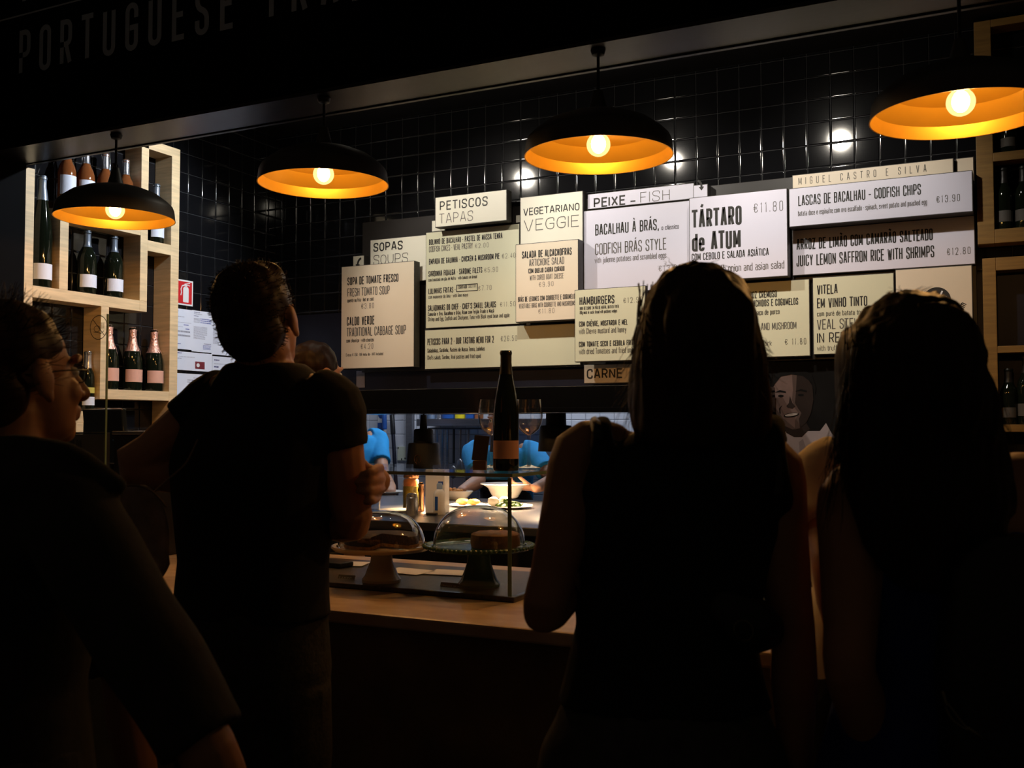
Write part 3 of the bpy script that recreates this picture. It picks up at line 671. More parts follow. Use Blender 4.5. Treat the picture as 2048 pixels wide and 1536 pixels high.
board(852.4, 466, 1038, 647, 4.475, 'cream', 'tall tapas list board from codfish cakes down to small salads', [
    ('BOLINHO DE BACALHAU \u00b7 PASTEL DE MASSA TENRA', 858, 490.5, 1005, 11.5, MD), ('CODFISH CAKES \u00b7 VEAL PASTRY', 858, 505, 945.5, 12, .09), (EUR + '2.00', 950, 496.8, 977.4, 9.5, .07),
    ('EMPADA DE GALINHA \u00b7 CHICKEN & MUSHROOM PIE', 858, 529.5, 999, 11.5, MD), (EUR + '2.40', 1003.8, 517.4, 1031, 10, .07),
    ('SARDINHA FIDALGA \u00b7 SARDINE FILETS', 857, 553.8, 964.7, 11.5, MD), (EUR + '5.90', 968.6, 545.5, 996, 10, .07), ('com tomatada em p\u00e3o de Mafra \u00b7 with tomato on bread', 857, 563.5, 954, 7, .11),
    ('LULINHAS FRITAS \u00b7', 857, 588.5, 911, 11.5, MD), rect_frame(913.5, 583.5, 955, 567.5, .004), ('ESGOTADO', 916, 578, 934, 7, .15), ('SOLD OUT', 937, 576, 953, 7, .08), (EUR + '7.70', 956.5, 581.7, 983, 10, .07),
    ('com maionese de lima \u00b7 with lime mayo', 857, 598, 936, 7.5, .11),
    ("SALADINHAS DO CHEF \u00b7 CHEF'S SMALL SALADS", 856, 622.7, 992, 12, MD), (EUR + '11.50', 1000, 614, 1031, 10, .07),
    ('Camar\u00e3o e Ovo, Bacalhau e Gr\u00e3o, Atum com Feij\u00e3o Frade e Ma\u00e7\u00e3', 856, 632.5, 988, 8, .13), ('Shrimp and Egg, Codfish and Chickpeas, Tuna with Black eyed bean and apple', 856, 643, 1019, 8.5, .1)])
board(850.4, 661, 1160, 729, 4.48, 'cream', 'wide low board with the tasting menu for 2 behind the tall wine bottle', [
    ('PETISCOS PARA 2 \u00b7 OUR TASTING MENU FOR 2', 855, 690.8, 987.7, 13.5, .115), (EUR + '26.50', 1001.4, 683, 1034, 11, .07),
    ('Saladinhas, Sardinha, Pasteis de Massa Tenra, Lulinhas', 855, 705.5, 969.6, 8.5, .13), ("Chef's salads, Sardine, Veal pastries and fried squid", 855, 719.5, 961.8, 8.5, .1)])
board(871, 396, 1012.5, 440, 4.41, 'ivory', 'bright board headed PETISCOS TAPAS jutting out over the tapas list', [('PETISCOS', 879.7, 421.5, 975.4, 18.5, .13, .38), ('TAPAS', 878.8, 447.9, 946, 20, .065, .34)])
board(1041, 396, 1165, 484, 4.465, 'ivory', 'board headed VEGETARIANO VEGGIE above the artichoke salad board', [('VEGETARIANO', 1046.9, 432, 1159, 15, .13), ('VEGGIE', 1047.9, 463.3, 1157.8, 23, .065, .3)])
board(1032, 490, 1156, 637.5, 4.405, 'beige', 'pinkish board listing artichoke salad and vegetable dish with courgette', [
    ('SALADA DE ALCACHOFRAS', 1044, 517.6, 1143.6, 14.5, .135), ('ARTICHOKE SALAD', 1058.2, 533.2, 1128.3, 14.5, LT), ('COM QUEIJO CABRA CURADO', 1057, 547.3, 1129, 10, .13), ('WITH CURED GOAT CHEESE', 1059.6, 561.3, 1127, 10.5, .09), (EUR + '9.90', 1077.7, 574.2, 1107, 10, .07),
    ('BR\u00c1S DE LEGUMES COM COURGETTE E COGUMELOS', 1036, 604.3, 1153, 10, .13), ('VEGETABLE BR\u00c1S WITH COURGETTE AND MUSHROOMS', 1038, 617.2, 1151, 9.5, .09), (EUR + '11.80', 1076.6, 627.7, 1108.8, 10, .07)])
board(1175.8, 389.5, 1387.5, 396.5, 4.495, 'lilac', 'pale board headed PEIXE - FISH along the top of the fish boards', [('PEIXE', 1187.5, 416, 1250.4, 19.5, .16), ('-', 1261, 412, 1271, 20, .13), ('FISH', 1280.7, 405.7, 1339.5, 21, .06, .4)])
board(1167, 423, 1380, 575, 4.48, 'lilac', 'large pale board for codfish Br\u00e1s style under the PEIXE heading', [
    ('BACALHAU \u00c0 BR\u00c1S,', 1190.4, 471.5, 1318, 22.5, .11), ('o cl\u00e1ssico', 1323, 460.4, 1357.8, 10, .11), ('CODFISH BR\u00c1S STYLE', 1190, 510.5, 1332.6, 23, .085), ('with julienne potatoes and scrambled eggs', 1189.5, 526.8, 1332.6, 12, .085), (EUR + '13.80', 1316.8, 543.4, 1363, 12, .065)])
board(1150, 581, 1291, 719, 4.375, 'cream', 'yellowish board of HAMBURGERS beside the long wavy hair of the woman in black', back=4.4045, lines=[
    ('HAMBURGERS', 1159, 611, 1229, 17, .13), (EUR + '12.90', 1246.5, 606.9, 1285, 11.5, .07), ('180G DE CARNE EM P\u00c3O DE MAFRA, BATATA FRITA', 1159, 620.3, 1238, 6.5, .13), ('180g meat in rustic bread with potatoes wedges', 1159, 628.8, 1234.4, 7, .1),
    ('COM CH\u00c8VRE, MOSTARDA E MEL', 1158.2, 654, 1255.2, 11, .14), ('with Chevre mustard and honey', 1158, 668.7, 1252.7, 12, .09), ('COM TOMATE SECO E CEBOLA FRITA', 1158, 694.5, 1271, 11, .14), ('with dried Tomatoes and fried onion', 1158, 709, 1271, 12, .09)])
board(1168.4, 730.6, 1330, 763, 4.47, 'beige', 'dim board headed CARNE below the hamburgers board', [('CARNE', 1173.6, 758, 1244.3, 20, .16)])
board(1387.5, 371.5, 1414.5, 394, 4.465, 'lilac', 'small square board with a curved arrow right of the PEIXE heading', [arrow(1393, 374, 10, 1.35, -.05)])
board(1379, 397, 1575, 551, 4.41, 'lilac', 'large board with T\u00c1RTARO de ATUM in the heaviest lettering', [
    ('T\u00c1RTARO', 1383.4, 458.2, 1484, 38, .155, .2), ('de ATUM', 1383.7, 503.9, 1481.9, 38, .155, .2), (EUR + '11.80', 1507, 426.7, 1566.2, 20, .055, .9), ('COM CEBOLO E SALADA ASI\u00c1TICA', 1383.4, 522, 1537.7, 14.5, .115), ('with onion and asian salad', 1431, 546, 1568.5, 16, .085)])
board(1585.4, 351.5, 1906, 345, 4.475, 'beige', 'narrow beige strip board with a name in thin widely spaced letters', [('MIGUEL CASTRO E SILVA', 1597, 370, 1853, 14.5, .075, 2.0)])
board(1913, 318, 1947, 360, 4.5, 'beige', 'blank dim board at the end of the beige name strip', [])
board(1578.5, 378.5, 1945, 422, 4.39, 'lilac', 'jutting board for codfish chips under the beige name strip', [
    ('LASCAS DE BACALHAU - CODFISH CHIPS', 1596.5, 412.3, 1842, 21, .1), ('batata doce e espinafre com ovo escalfado \u00b7 spinach, sweet potato and poached egg', 1596, 432.4, 1854, 11, .09), (EUR + '13.90', 1872.5, 406.4, 1920, 14.5, .075, .9)])
board(1585, 462, 1949.6, 527, 4.475, 'lilac', 'wide board for lemon rice with shrimps, in the shadow of the codfish chips board', [
    ('ARROZ DE LIM\u00c3O COM CAMAR\u00c3O SALTEADO', 1593, 500.8, 1865.7, 22.5, .115), ('JUICY LEMON SAFFRON RICE WITH SHRIMPS', 1593, 533.4, 1868.6, 23, .1), (EUR + '12.80', 1893.6, 511, 1941, 14.5, .075, .9)])
board(1440, 570, 1619.5, 711, 4.475, 'cream', 'yellowish board for creamy rice with sausage and mushroom between the two women', [
    ('ARROZ CREMOSO', 1489, 598, 1553.8, 14, .12), ('DE ENCHIDOS E COGUMELOS', 1488, 615, 1596.5, 14, .12), ('com Cacha\u00e7o de porco', 1482, 632, 1559.3, 11, .11), ('SAUSAGE AND MUSHROOM', 1478, 662.5, 1592.8, 14.5, .095), ('RICE', 1490, 676, 1521.4, 14, .1), ('with pork', 1500, 693, 1544, 10.5, .09), (EUR + ' 11.80', 1569.6, 690, 1612.4, 12.5, .07, .9)])
board(1626, 556.5, 1789, 703.5, 4.475, 'cream', 'yellowish board headed VITELA EM VINHO TINTO', [
    ('VITELA', 1634, 589.5, 1675.5, 19.5, .12), ('EM VINHO TINTO', 1634, 616.7, 1734.7, 20, .115), ('com pur\u00e9 de batata trufada', 1634, 633, 1742, 10.5, .1), ('VEAL STEW', 1634, 659.5, 1720, 20.5, .09), ('IN RED WINE', 1634, 686.4, 1744, 20.5, .1), ('with truffled mashed potatoes', 1634, 701.9, 1766, 11, .09)])
def logo(bm, yf):
    c = at_y(1873, 601, yf); r = at_y(1902, 601, yf).x - c.x; y = yf - .0006
    vs = [bm.verts.new((c.x + math.cos(a) * r, y, c.z + math.sin(a) * r)) for a in [k * PI / 24 for k in range(48)]]
    bm.faces.new(vs)
    n0 = len(bm.faces)
    pp = put_y(c.x, c.z, yf - .0012)
    stroke(bm, [Vector((r * (.05 + .42 * math.cos(a) - .2), r * (.12 + .42 * math.sin(a)))) for a in [0.2 + k * .45 for k in range(13)]], False, r * .13, pp, 2)
    stroke(bm, [Vector((r * a, r * b)) for a, b in ((.0, -.35), (.1, .1), (.3, .45), (.42, .7))], False, r * .12, pp, 2)
    stroke(bm, [Vector((r * a, r * b)) for a, b in ((.15, .05), (.4, .2), (.62, .05))], False, r * .11, pp, 2)
    stroke(bm, [Vector((r * a, r * b)) for a, b in ((.35, .3), (.5, .1), (.72, .25))], False, r * .1, pp, 2)
    # address running up along the ring
    o = at_y(1917, 637, yf); d = (at_y(1934, 609, yf) - o); L = math.hypot(d.x, d.z); ux = Vector((d.x / L, d.z / L)); uy = Vector((-ux.y, ux.x))
    write(bm, 'a.com', L, r * .55, .12, lambda q: Vector((o.x + ux.x * q.x + uy.x * q.y, yf - .0006, o.z + ux.y * q.x + uy.y * q.y)), .3)
t = board(1791.5, 540.5, 1946, 694, 4.475, 'beige', 'beige board with a round black emblem of white script, behind the long haired woman', [logo])
for o in t.children:
    if o.name.startswith('emblem'): o.data.materials.append(M['white'])

# printed portrait of a smiling cook on black, under the menu boards
PY = 4.535
pa = at_y(1498, 722, PY); pb = at_y(1775, 1040, PY)
por = thing('portrait_poster', 'dark printed portrait of a smiling man in a white cook jacket, under the menu boards', 'poster', ((pa.x + pb.x) / 2, PY, pb.z))
B('poster_sheet', M['photobg'], por, (pa.x, PY, pb.z), (pb.x, PY + .008, pa.z), .001)
def flat(bm, pts, m, k):
    bm2 = bm; vs = [bm2.verts.new((q.x, PY - .0006 * k, q.z)) for q in (at_y(x, y, PY) for x, y in pts)]
    f = bm2.faces.new(vs); f.material_index = m
def blob(bm, cx, cy, rx, ry, m, k, rot=0.0, n=24, a0=0, a1=2 * PI):
    c, s_ = math.cos(rot), math.sin(rot)
    flat(bm, [(cx + rx * math.cos(a) * c - ry * math.sin(a) * s_, cy + rx * math.cos(a) * s_ + ry * math.sin(a) * c) for a in [a0 + (a1 - a0) * i / n for i in range(n)]], m, k)
bm = bmesh.new()
flat(bm, [(1500, 1035), (1520, 920), (1536, 885), (1556, 868), (1575, 862), (1640, 862), (1652, 846), (1664, 868), (1690, 890), (1700, 1035)], 0, 1)           # jacket
flat(bm, [(1598, 884), (1606, 878), (1622, 925), (1600, 918)], 1, 2); flat(bm, [(1540, 886), (1566, 870), (1564, 890), (1552, 892)], 1, 2)
flat(bm, [(1566, 850), (1612, 845), (1620, 858), (1604, 874), (1588, 874), (1573, 866)], 3, 2)            # neck
FACE = [(1547, 768), (1545, 790), (1549, 818), (1557, 838), (1570, 852), (1585, 859), (1600, 856), (1613, 845), (1622, 826), (1627, 800), (1625, 772), (1612, 752), (1590, 745), (1566, 748)]
flat(bm, FACE, 2, 3)
flat(bm, [(1584, 746), (1598, 746), (1600, 785), (1600, 806), (1606, 826), (1604, 840), (1602, 856), (1590, 859), (1590, 842), (1597, 826), (1591, 818), (1584, 800), (1586, 780)], 6, 3.5)
flat(bm, [(1547, 812), (1556, 836), (1570, 852), (1585, 859), (1592, 858), (1578, 846), (1566, 836), (1556, 822)], 6, 3.5)
flat(bm, [(1594, 746), (1612, 752), (1625, 772), (1627, 800), (1622, 826), (1613, 845), (1600, 856), (1598, 838), (1603, 826), (1597, 818), (1590, 806), (1592, 785)], 3, 4)   # shaded half of the print
flat(bm, [(1541, 786), (1543, 765), (1556, 746), (1580, 733), (1606, 737), (1624, 750), (1632, 775), (1630, 790), (1624, 766), (1606, 752), (1584, 749), (1562, 753), (1550, 768)], 4, 5)  # hair
flat(bm, [(1550, 785), (1560, 780), (1572, 783), (1572, 786), (1560, 784)], 4, 5); flat(bm, [(1590, 783), (1602, 778), (1614, 781), (1614, 785), (1602, 782)], 4, 5)
blob(bm, 1562, 792, 6, 2.4, 4, 5); blob(bm, 1602, 790, 6, 2.4, 4, 5)
flat(bm, [(1580, 792), (1585, 806), (1591, 813), (1585, 817), (1576, 816), (1573, 812), (1578, 806)], 3, 5)
blob(bm, 1583, 830, 15, 4.2, 4, 5, -.14); blob(bm, 1583, 829.5, 13, 2.6, 5, 6, -.14)
flat(bm, [(1565, 810), (1561, 818), (1562, 828), (1559, 826), (1558, 817)], 3, 5)
link_mesh('printed_portrait', bm, None, por, mats=[M['photocoat'], M['photofold'], M['photoskin'], M['photodark'], M['photobg'], M['teeth'], M['photomid']])

# ------------------------------------------------------------------ bottle shelves on the side wall
XF = XW + .112
def bar(parent, x0, y0, x1, y1, nm, extra=0.0):
    a = at_x(x0, y0, XF); b = at_x(x1, y1, XF)
    lo = Vector((XW + .002, min(a.y, b.y), min(a.z, b.z))); hi = Vector((XF, max(a.y, b.y), max(a.z, b.z)))
    return B(nm, M['wood'], parent, lo, hi, .0015)
def YZ(px, py): q = at_x(px, py, XF); return q.y, q.z
def WB(parent, nm, ya, za, yb, zb): return B(nm, M['wood'], parent, (XW + .002, min(ya, yb), min(za, zb)), (XF, max(ya, yb), max(za, zb)), .0015)
sh = thing('bottle_shelf', 'pale wooden grid of stepped bottle shelves on the black tiled side wall', 'shelf', (XF, 3.3, 1.5))
yv1a, z_ = YZ(49, 450); yv1b, _ = YZ(68, 450)
yv2a, _ = YZ(119.5, 500); yv2b, _ = YZ(137, 500)
yv3a, _ = YZ(281, 500); yv3b, _ = YZ(295.5, 500)
yv4a, _ = YZ(342, 500); yv4b, _ = YZ(358, 500)
yv5a, _ = YZ(201, 700); yv5b, _ = YZ(217, 700)
_, zt = YZ(350, 296); _, zm1 = YZ(230, 594); _, zm0 = YZ(230, 616); _, zl1 = YZ(280, 781); _, zl0 = YZ(280, 800)
_, zh1 = YZ(268, 447); _, zh0 = YZ(268, 468); _, zg1 = YZ(318, 485); _, zg0 = YZ(318, 506); _, zn1 = YZ(200, 823); _, zn0 = YZ(200, 846)
zb_ = 1.42
WB(sh, 'upright', yv1a, zm0, yv1b, SOF - .012); WB(sh, 'upright', yv2a, zm1, yv2b, zh0); WB(sh, 'upright', yv3a, zm1, yv3b, zt); WB(sh, 'upright', yv4a, zb_, yv4b, zt)
WB(sh, 'upright', yv5a, zl0, yv5b, zm0); WB(sh, 'upright', yv1a, zb_, yv1b, zm0)
WB(sh, 'shelf_board', yv1b, zm1, yv3a, zm0); WB(sh, 'shelf_board', yv3a, zm1, yv3b, zm0); WB(sh, 'shelf_board', yv2a, zh1, yv3a, zh0); WB(sh, 'shelf_board', yv3b, zg1, yv4a, zg0)
WB(sh, 'shelf_board', yv5b, zl1, yv4a, zl0); WB(sh, 'shelf_board', yv1b, zn1, YZ(238, 834)[0], zn0); WB(sh, 'shelf_board', 2.95, zt - .045, yv4a, zt); WB(sh, 'upright', YZ(152, 850)[0], zn0 - .05, YZ(167, 850)[0], zn0)

# bottles: each kind is built once at its own base, later copied
def bottle_parts(t, c, body, h, r, kind, m_glass, m_cap, m_lab, lab, cap, neck_r=.0145, lab_a=(-1.1, 1.1), ang=0.0, shoulder=.6):
    zs = h * shoulder
    if kind == 'sparkling':
        prof = [(0, .004), (r * .6, .003), (r * .96, 0), (r, .008), (r, h * .42), (r * .97, h * .5), (r * .82, h * .6), (r * .58, h * .69), (r * .44, h * .76), (.0165, h * .84), (.0155, h * .95), (.017, h * .96), (.017, h * .985), (.012, h), (0, h)]
    elif kind == 'flute':
        prof = [(0, .004), (r * .6, .003), (r * .95, 0), (r, .006), (r, h * .38), (r * .985, h * .46), (r * .9, h * .56), (r * .72, h * .68), (r * .55, h * .77), (r * .45, h * .84), (neck_r, h * .9), (neck_r, h * .96), (neck_r * 1.12, h * .965), (neck_r * 1.12, h * .99), (neck_r, h), (0, h)]
    else:
        prof = [(0, .004), (r * .6, .003), (r * .95, 0), (r, .006), (r, h * .52), (r * .97, h * .58), (r * .84, h * .65), (r * .6, h * .71), (neck_r * 1.15, h * .77), (neck_r, h * .82), (neck_r, h * .95), (neck_r * 1.15, h * .955), (neck_r * 1.15, h * .99), (neck_r, h), (0, h)]
    bm = bmesh.new(); lathe(bm, prof, c, 28); link_mesh('glass_body', bm, m_glass, t, True)
    def rad(z):
        for (r0, z0), (r1, z1) in zip(prof, prof[1:]):
            if z0 <= z <= z1 and z1 > z0: return r0 + (r1 - r0) * (z - z0) / (z1 - z0)
        return neck_r
    if cap:
        bm = bmesh.new(); zz = [h * cap + (h - h * cap) * i / 10 for i in range(11)]
        pr = [(rad(z) + .0008, z) for z in zz] + [(0, h + .0012)]
        lathe(bm, pr, c, 24); 
        if kind == 'sparkling': bumpy(bm, .0022, (140, 140, 90))
        link_mesh('capsule' if kind != 'sparkling' else 'foil', bm, m_cap, t, True)
    if lab:
        bm = bmesh.new(); z0, z1 = lab[0] * h, lab[1] * h
        lathe(bm, [(rad(z0 + (z1 - z0) * i / 4) + .0007, z0 + (z1 - z0) * i / 4) for i in range(5)], c, 20, a0=ang + lab_a[0], a1=ang + lab_a[1])
        link_mesh('label', bm, m_lab, t, True)
    return t

XB = XW + .062
def shelf_bottle(px, py_base, h, r, kind, mg, mc, ml, lab, cap, label, group, name='wine_bottle', zbase=None, ang=-.35):
    c = at_x(px, py_base, XB); 
    if zbase is not None: c.z = zbase
    t = thing(name, label, 'bottle', c, group)
    return bottle_parts(t, c, None, h, r, kind, M[mg], M[mc], M[ml], lab, cap, ang=ang)
zrow = zh1 + .001
G1 = 'silver capped amber bottles on the top shelf'
first = None
for i, (px, tag_) in enumerate(((133, 'amber bottle with white label in the top row, next to the wall upright'), (171, 'amber bottle with white label, second in the top row above the hanging lamp'), (210, 'amber bottle with silver cap, third in the top row above the hanging lamp'), (251, 'amber bottle with silver cap at the far end of the top row'))):
    c = at_x(px, 400, XB); c.z = zrow
    if first is None:
        first = thing('wine_bottle', tag_, 'bottle', c, G1)
        bottle_parts(first, c, None, .30, .038, 'wine', M['amber'], M['capsule'], M['paper'], (.22, .5), .76, ang=-.35)
    else:
        o = copy_tree(first); o.location = c; o['label'] = tag_
zmid = zm1 + .001
b = shelf_bottle(82, 565, at_x(85, 352, XB).z - zmid, .042, 'flute', 'bottle', 'blcapsule', 'paper', (.07, .21), .78, 'tall dark bottle with white label in the narrow first cell', 'dark bottles on the middle shelf', zbase=zmid)
hb = at_x(175, 462, XB).z - zmid
b2 = shelf_bottle(173, 580, hb, .041, 'wine', 'bottle', 'blcapsule', 'paper', (.1, .3), .74, 'dark bottle with white label directly under the hanging lamp, nearer the narrow cell', 'dark bottles on the middle shelf', zbase=zmid)
o = copy_tree(b2); c = at_x(227, 588, XB); c.z = zmid; o.location = c; o['label'] = 'dark bottle with white label at the inner corner of the middle shelf'
shelf_bottle(312, 480, .29, .036, 'wine', 'bottle', 'blcapsule', 'paper', (.1, .3), .74, 'dark bottle alone in the small cell beside the far upright', 'dark bottles on the middle shelf', zbase=zg1 + .001)
zlow = zl1 + .001; hs = at_x(263, 655, XB).z - zlow
sp0 = None
for px, lb in ((210, 'rose foiled sparkling bottle half covered by the glass guard edge'), (264, 'rose foiled sparkling bottle in the middle of the three'), (311, 'rose foiled sparkling bottle beside the far shelf upright')):
    c = at_x(px, 776, XB); c.z = zlow; c.y = min(max(c.y, yv5b + .0465), yv4a - .05)
    if sp0 is None:
        sp0 = thing('sparkling_wine_bottle', lb, 'bottle', c, 'sparkling wine bottles on the low shelf'); bottle_parts(sp0, c, None, hs, .0445, 'sparkling', M['bottle'], M['rfoil'], M['rlabel'], (.13, .33), .62, ang=-.35)
    else:
        o = copy_tree(sp0); o.location = c; o['label'] = lb
t = shelf_bottle(174, 822, at_x(174, 703, XB).z - (zn1 + .001), .03, 'wine', 'bottle', 'capsule', 'paper', (.1, .24), .72, 'small bottle with yellow and white labels beside the face of the man in glasses', 'assorted bottles on the lowest shelf', zbase=zn1 + .001)
bm = bmesh.new(); lathe(bm, [(.0308, .08), (.0308, .105)], t.location, 20, a0=-1.4, a1=.8); link_mesh('upper_label', bm, M['ylabel'], t, True)

# fire extinguisher sign and official notices on the side wall
XS = XW + .004
def wall_sheet(nm, x0, y0, x1, y1, m, label, cat, grp=None, th=.002, xo=0.0):
    a = at_x(x0, y0, XS + xo); b = at_x(x1, y1, XS + xo)
    t = thing(nm, label, cat, (XS, (a.y + b.y) / 2, min(a.z, b.z)), grp)
    bm = bmesh.new(); box2(bm, (XW + .0015 + xo * .5, min(a.y, b.y), min(a.z, b.z)), (XS + xo, max(a.y, b.y), max(a.z, b.z)))
    link_mesh('sheet', bm, M[m], t); return t, min(a.y, b.y), max(a.y, b.y), min(a.z, b.z), max(a.z, b.z)
def put_x(y0, z0, x): return lambda q: Vector((x, y0 + q.x, z0 + q.y))
t, y0, y1, z0, z1 = wall_sheet('fire_extinguisher_sign', 346, 556, 385.5, 613, 'white', 'red and white fire extinguisher sign on the black tiles above the notices', 'sign')
bm = bmesh.new(); e = .008; x_ = XS + .0006
bm.faces.new([bm.verts.new(v) for v in ((x_, y0 + e, z0 + e), (x_, y1 - e, z0 + e), (x_, y1 - e, z1 - e), (x_, y0 + e, z1 - e))])
link_mesh('red_field', bm, M['red'], t)
bm = bmesh.new(); W_, H_ = y1 - y0, z1 - z0
def poly(bm, pts, x): bm.faces.new([bm.verts.new((x, y0 + W_ * a, z0 + H_ * b_)) for a, b_ in pts])
poly(bm, [(.5, .14), (.52, .12), (.76, .12), (.78, .14), (.78, .66), (.74, .73), (.54, .73), (.5, .66)], XS + .0012)
poly(bm, [(.58, .74), (.7, .74), (.7, .8), (.58, .8)], XS + .0012); poly(bm, [(.56, .81), (.84, .88), (.84, .92), (.56, .85)], XS + .0012); poly(bm, [(.6, .8), (.84, .78), (.84, .81), (.6, .83)], XS + .0012)
stroke(bm, [Vector((W_ * a, H_ * b_)) for a, b_ in ((.58, .8), (.45, .76), (.39, .62), (.42, .5), (.38, .38))], False, .006, put_x(y0, z0, XS + .0012))
link_mesh('white_pictogram', bm, M['white'], t)

rn = random.Random(5)
def notice(x0, y0, x1, y1, label, blocks, logo_=None):
    t, a, b, c, d = wall_sheet('notice_sheet', x0, y0, x1, y1, 'paper', label, 'notice', 'official notices on the side wall')
    bm = bmesh.new(); W, H = b - a, d - c; x = XS + .0006
    for u0, v0, u1, n, m, lh in blocks:
        for i in range(n):
            vv = v0 - i * lh
            u = u0
            while u < u1 - .02:
                wd = rn.uniform(.02, .08) if lh > .02 else .05
                e2 = min(u + wd, u1); hh = lh * .42
                f = bm.faces.new([bm.verts.new((x, a + W * p, c + H * q)) for p, q in ((u, vv), (e2, vv), (e2, vv + hh), (u, vv + hh))]); f.material_index = m
                u = e2 + .012
            if rn.random() < .25: u1 = max(u0 + .3, u1 - .1)
    if logo_:
        u0, v0, u1, v1 = logo_
        f = bm.faces.new([bm.verts.new((x, a + W * p, c + H * q)) for p, q in ((u0, v0), (u1, v0), (u1, v1), (u0, v1))]); f.material_index = 3
        k = [bm.verts.new((x + .0006, a + W * (u0 + (u1 - u0) * (.3 + .17 * math.cos(q))), c + H * ((v0 + v1) / 2 + (v1 - v0) * .27 * math.sin(q)))) for q in [i * PI / 8 for i in range(16)]]
        bm.faces.new(k).material_index = 4
    link_mesh('printing', bm, None, t, mats=[M['greyink'], M['navyink'], M['blueink'], M['maroon'], M['white']])
notice(347, 615.5, 383.5, 700, 'white notice with short handwritten entries directly below the extinguisher sign', [(.15, .93, .25, 1, 1, .05), (.15, .8, .6, 1, 0, .03), (.15, .66, .95, 1, 0, .02), (.55, .6, .8, 1, 2, .05), (.15, .55, .5, 1, 0, .02), (.65, .5, .85, 1, 2, .05), (.15, .42, .9, 2, 0, .1), (.2, .12, .4, 1, 2, .05)])
notice(384.5, 620, 423.5, 706, 'white typed notice with a blue handwritten note and stamp, in the upper row', [(.08, .95, .4, 1, 1, .03), (.08, .91, .5, 1, 0, .03), (.08, .86, .3, 1, 1, .03), (.08, .8, .4, 4, 0, .03), (.4, .8, .95, 3, 2, .045), (.08, .6, .75, 12, 0, .026), (.6, .2, .95, 1, 1, .03), (.55, .16, .95, 4, 2, .03)])
notice(424.5, 625, 462, 712, 'white typed notice with dark blue heading bars, beside the dark haired head', [(.05, .93, .3, 1, 1, .06), (.05, .82, .3, 1, 1, .06), (.05, .74, .9, 18, 0, .028), (.6, .2, .95, 4, 2, .035)])
notice(463, 630, 500, 716, 'white typed notice almost hidden by the head of the dark haired man', [(.05, .9, .5, 1, 1, .05), (.05, .8, .9, 14, 0, .03)])
notice(347, 701.5, 424, 744, 'wide white notice with a maroon stamp, in the middle row', [(.1, .9, .2, 1, 1, .09), (.15, .72, .55, 1, 0, .05), (.1, .62, .2, 1, 1, .05)], (.55, .12, .8, .52))
notice(425, 712, 490, 800, 'white notice with dark blue blocks, middle row, above the dark shoulder', [(.05, .9, .2, 1, 1, .06), (.05, .82, .6, 1, 0, .03), (.05, .74, .2, 1, 1, .06), (.05, .66, .6, 10, 0, .035)])
notice(347, 745.5, 424, 832, 'white notice with small centred text lines, in the lowest row', [(.5, .9, .75, 1, 0, .03), (.35, .84, .85, 2, 0, .05), (.5, .6, .7, 1, 2, .04), (.15, .5, .35, 1, 2, .04)])

# ------------------------------------------------------------------ oak display shelving beyond the menu wall
YS = 4.44
ds = thing('display_shelf', 'oak framed open display shelving at the end of the menu wall', 'shelf', (.2, YS, 1.2))
def xz(px, py): q = at_y(px, py, YS); return q.x, q.z
def DB(nm, xa, za, xb, zb): return B(nm, M['wood2'], ds, (min(xa, xb), YS, min(za, zb)), (max(xa, xb), YW - .02, max(za, zb)), .002)
xs0, xs1 = xz(1952, 300)[0], xz(1986, 300)[0]; ms0, ms1 = xz(1967, 650)[0], xz(1994, 650)[0]
ztop = 3.12; za0 = xz(1970, 488)[1]; za1 = xz(1970, 460)[1]; zr1, zr0 = xz(2000, 304)[1], xz(2000, 322)[1]
zb1, zb0 = xz(1980, 516)[1], xz(1995, 541)[1]; zc1, zc0 = xz(2000, 692)[1], xz(2000, 706)[1]; zd1, zd0 = xz(2020, 849)[1], xz(2020, 864)[1]
DB('upright', xs0, za0, xs1, ztop); DB('shelf_board', xs1, za0, 1.3, za1); DB('shelf_board', xs1, zr0, 1.3, zr1); DB('shelf_board', xs1, ztop - .03, 1.3, ztop)
DB('upright', ms0, .02, ms1, zb1); DB('shelf_board', ms1, zb0, 1.3, zb1); DB('shelf_board', ms1, zc0, 1.3, zc1); DB('shelf_board', ms1, zd0, 1.3, zd1)
for (px, zz, hh, rr, lab) in ((2020, zr1, .2, .03, 'dim dark bottle on the upper oak shelf by the hanging lamp'), (2004, za1, .25, .032, 'dim dark bottle on the oak shelf nearest the menu boards'), (2048, za1, .25, .032, 'dim dark bottle on the oak shelf cut by the picture edge'), (2046, zd1, .27, .036, 'dim dark bottle on the low oak shelf near the picture edge'), (2010, zd1, .22, .033, 'dim dark bottle on the low oak shelf next to the upright')):
    c = at_y(px, 400, YS + .05); c.z = zz + .001; c.x = max(c.x, (xs1 if zz > zb1 else ms1) + rr + .004)
    t = thing('wine_bottle', lab, 'bottle', c, 'dim bottles on the oak shelving'); bottle_parts(t, c, None, hh, rr, 'wine', M['bottle'], M['bcapsule'], M['chalk'], (.12, .3), .75, ang=-PI / 2 - .3)

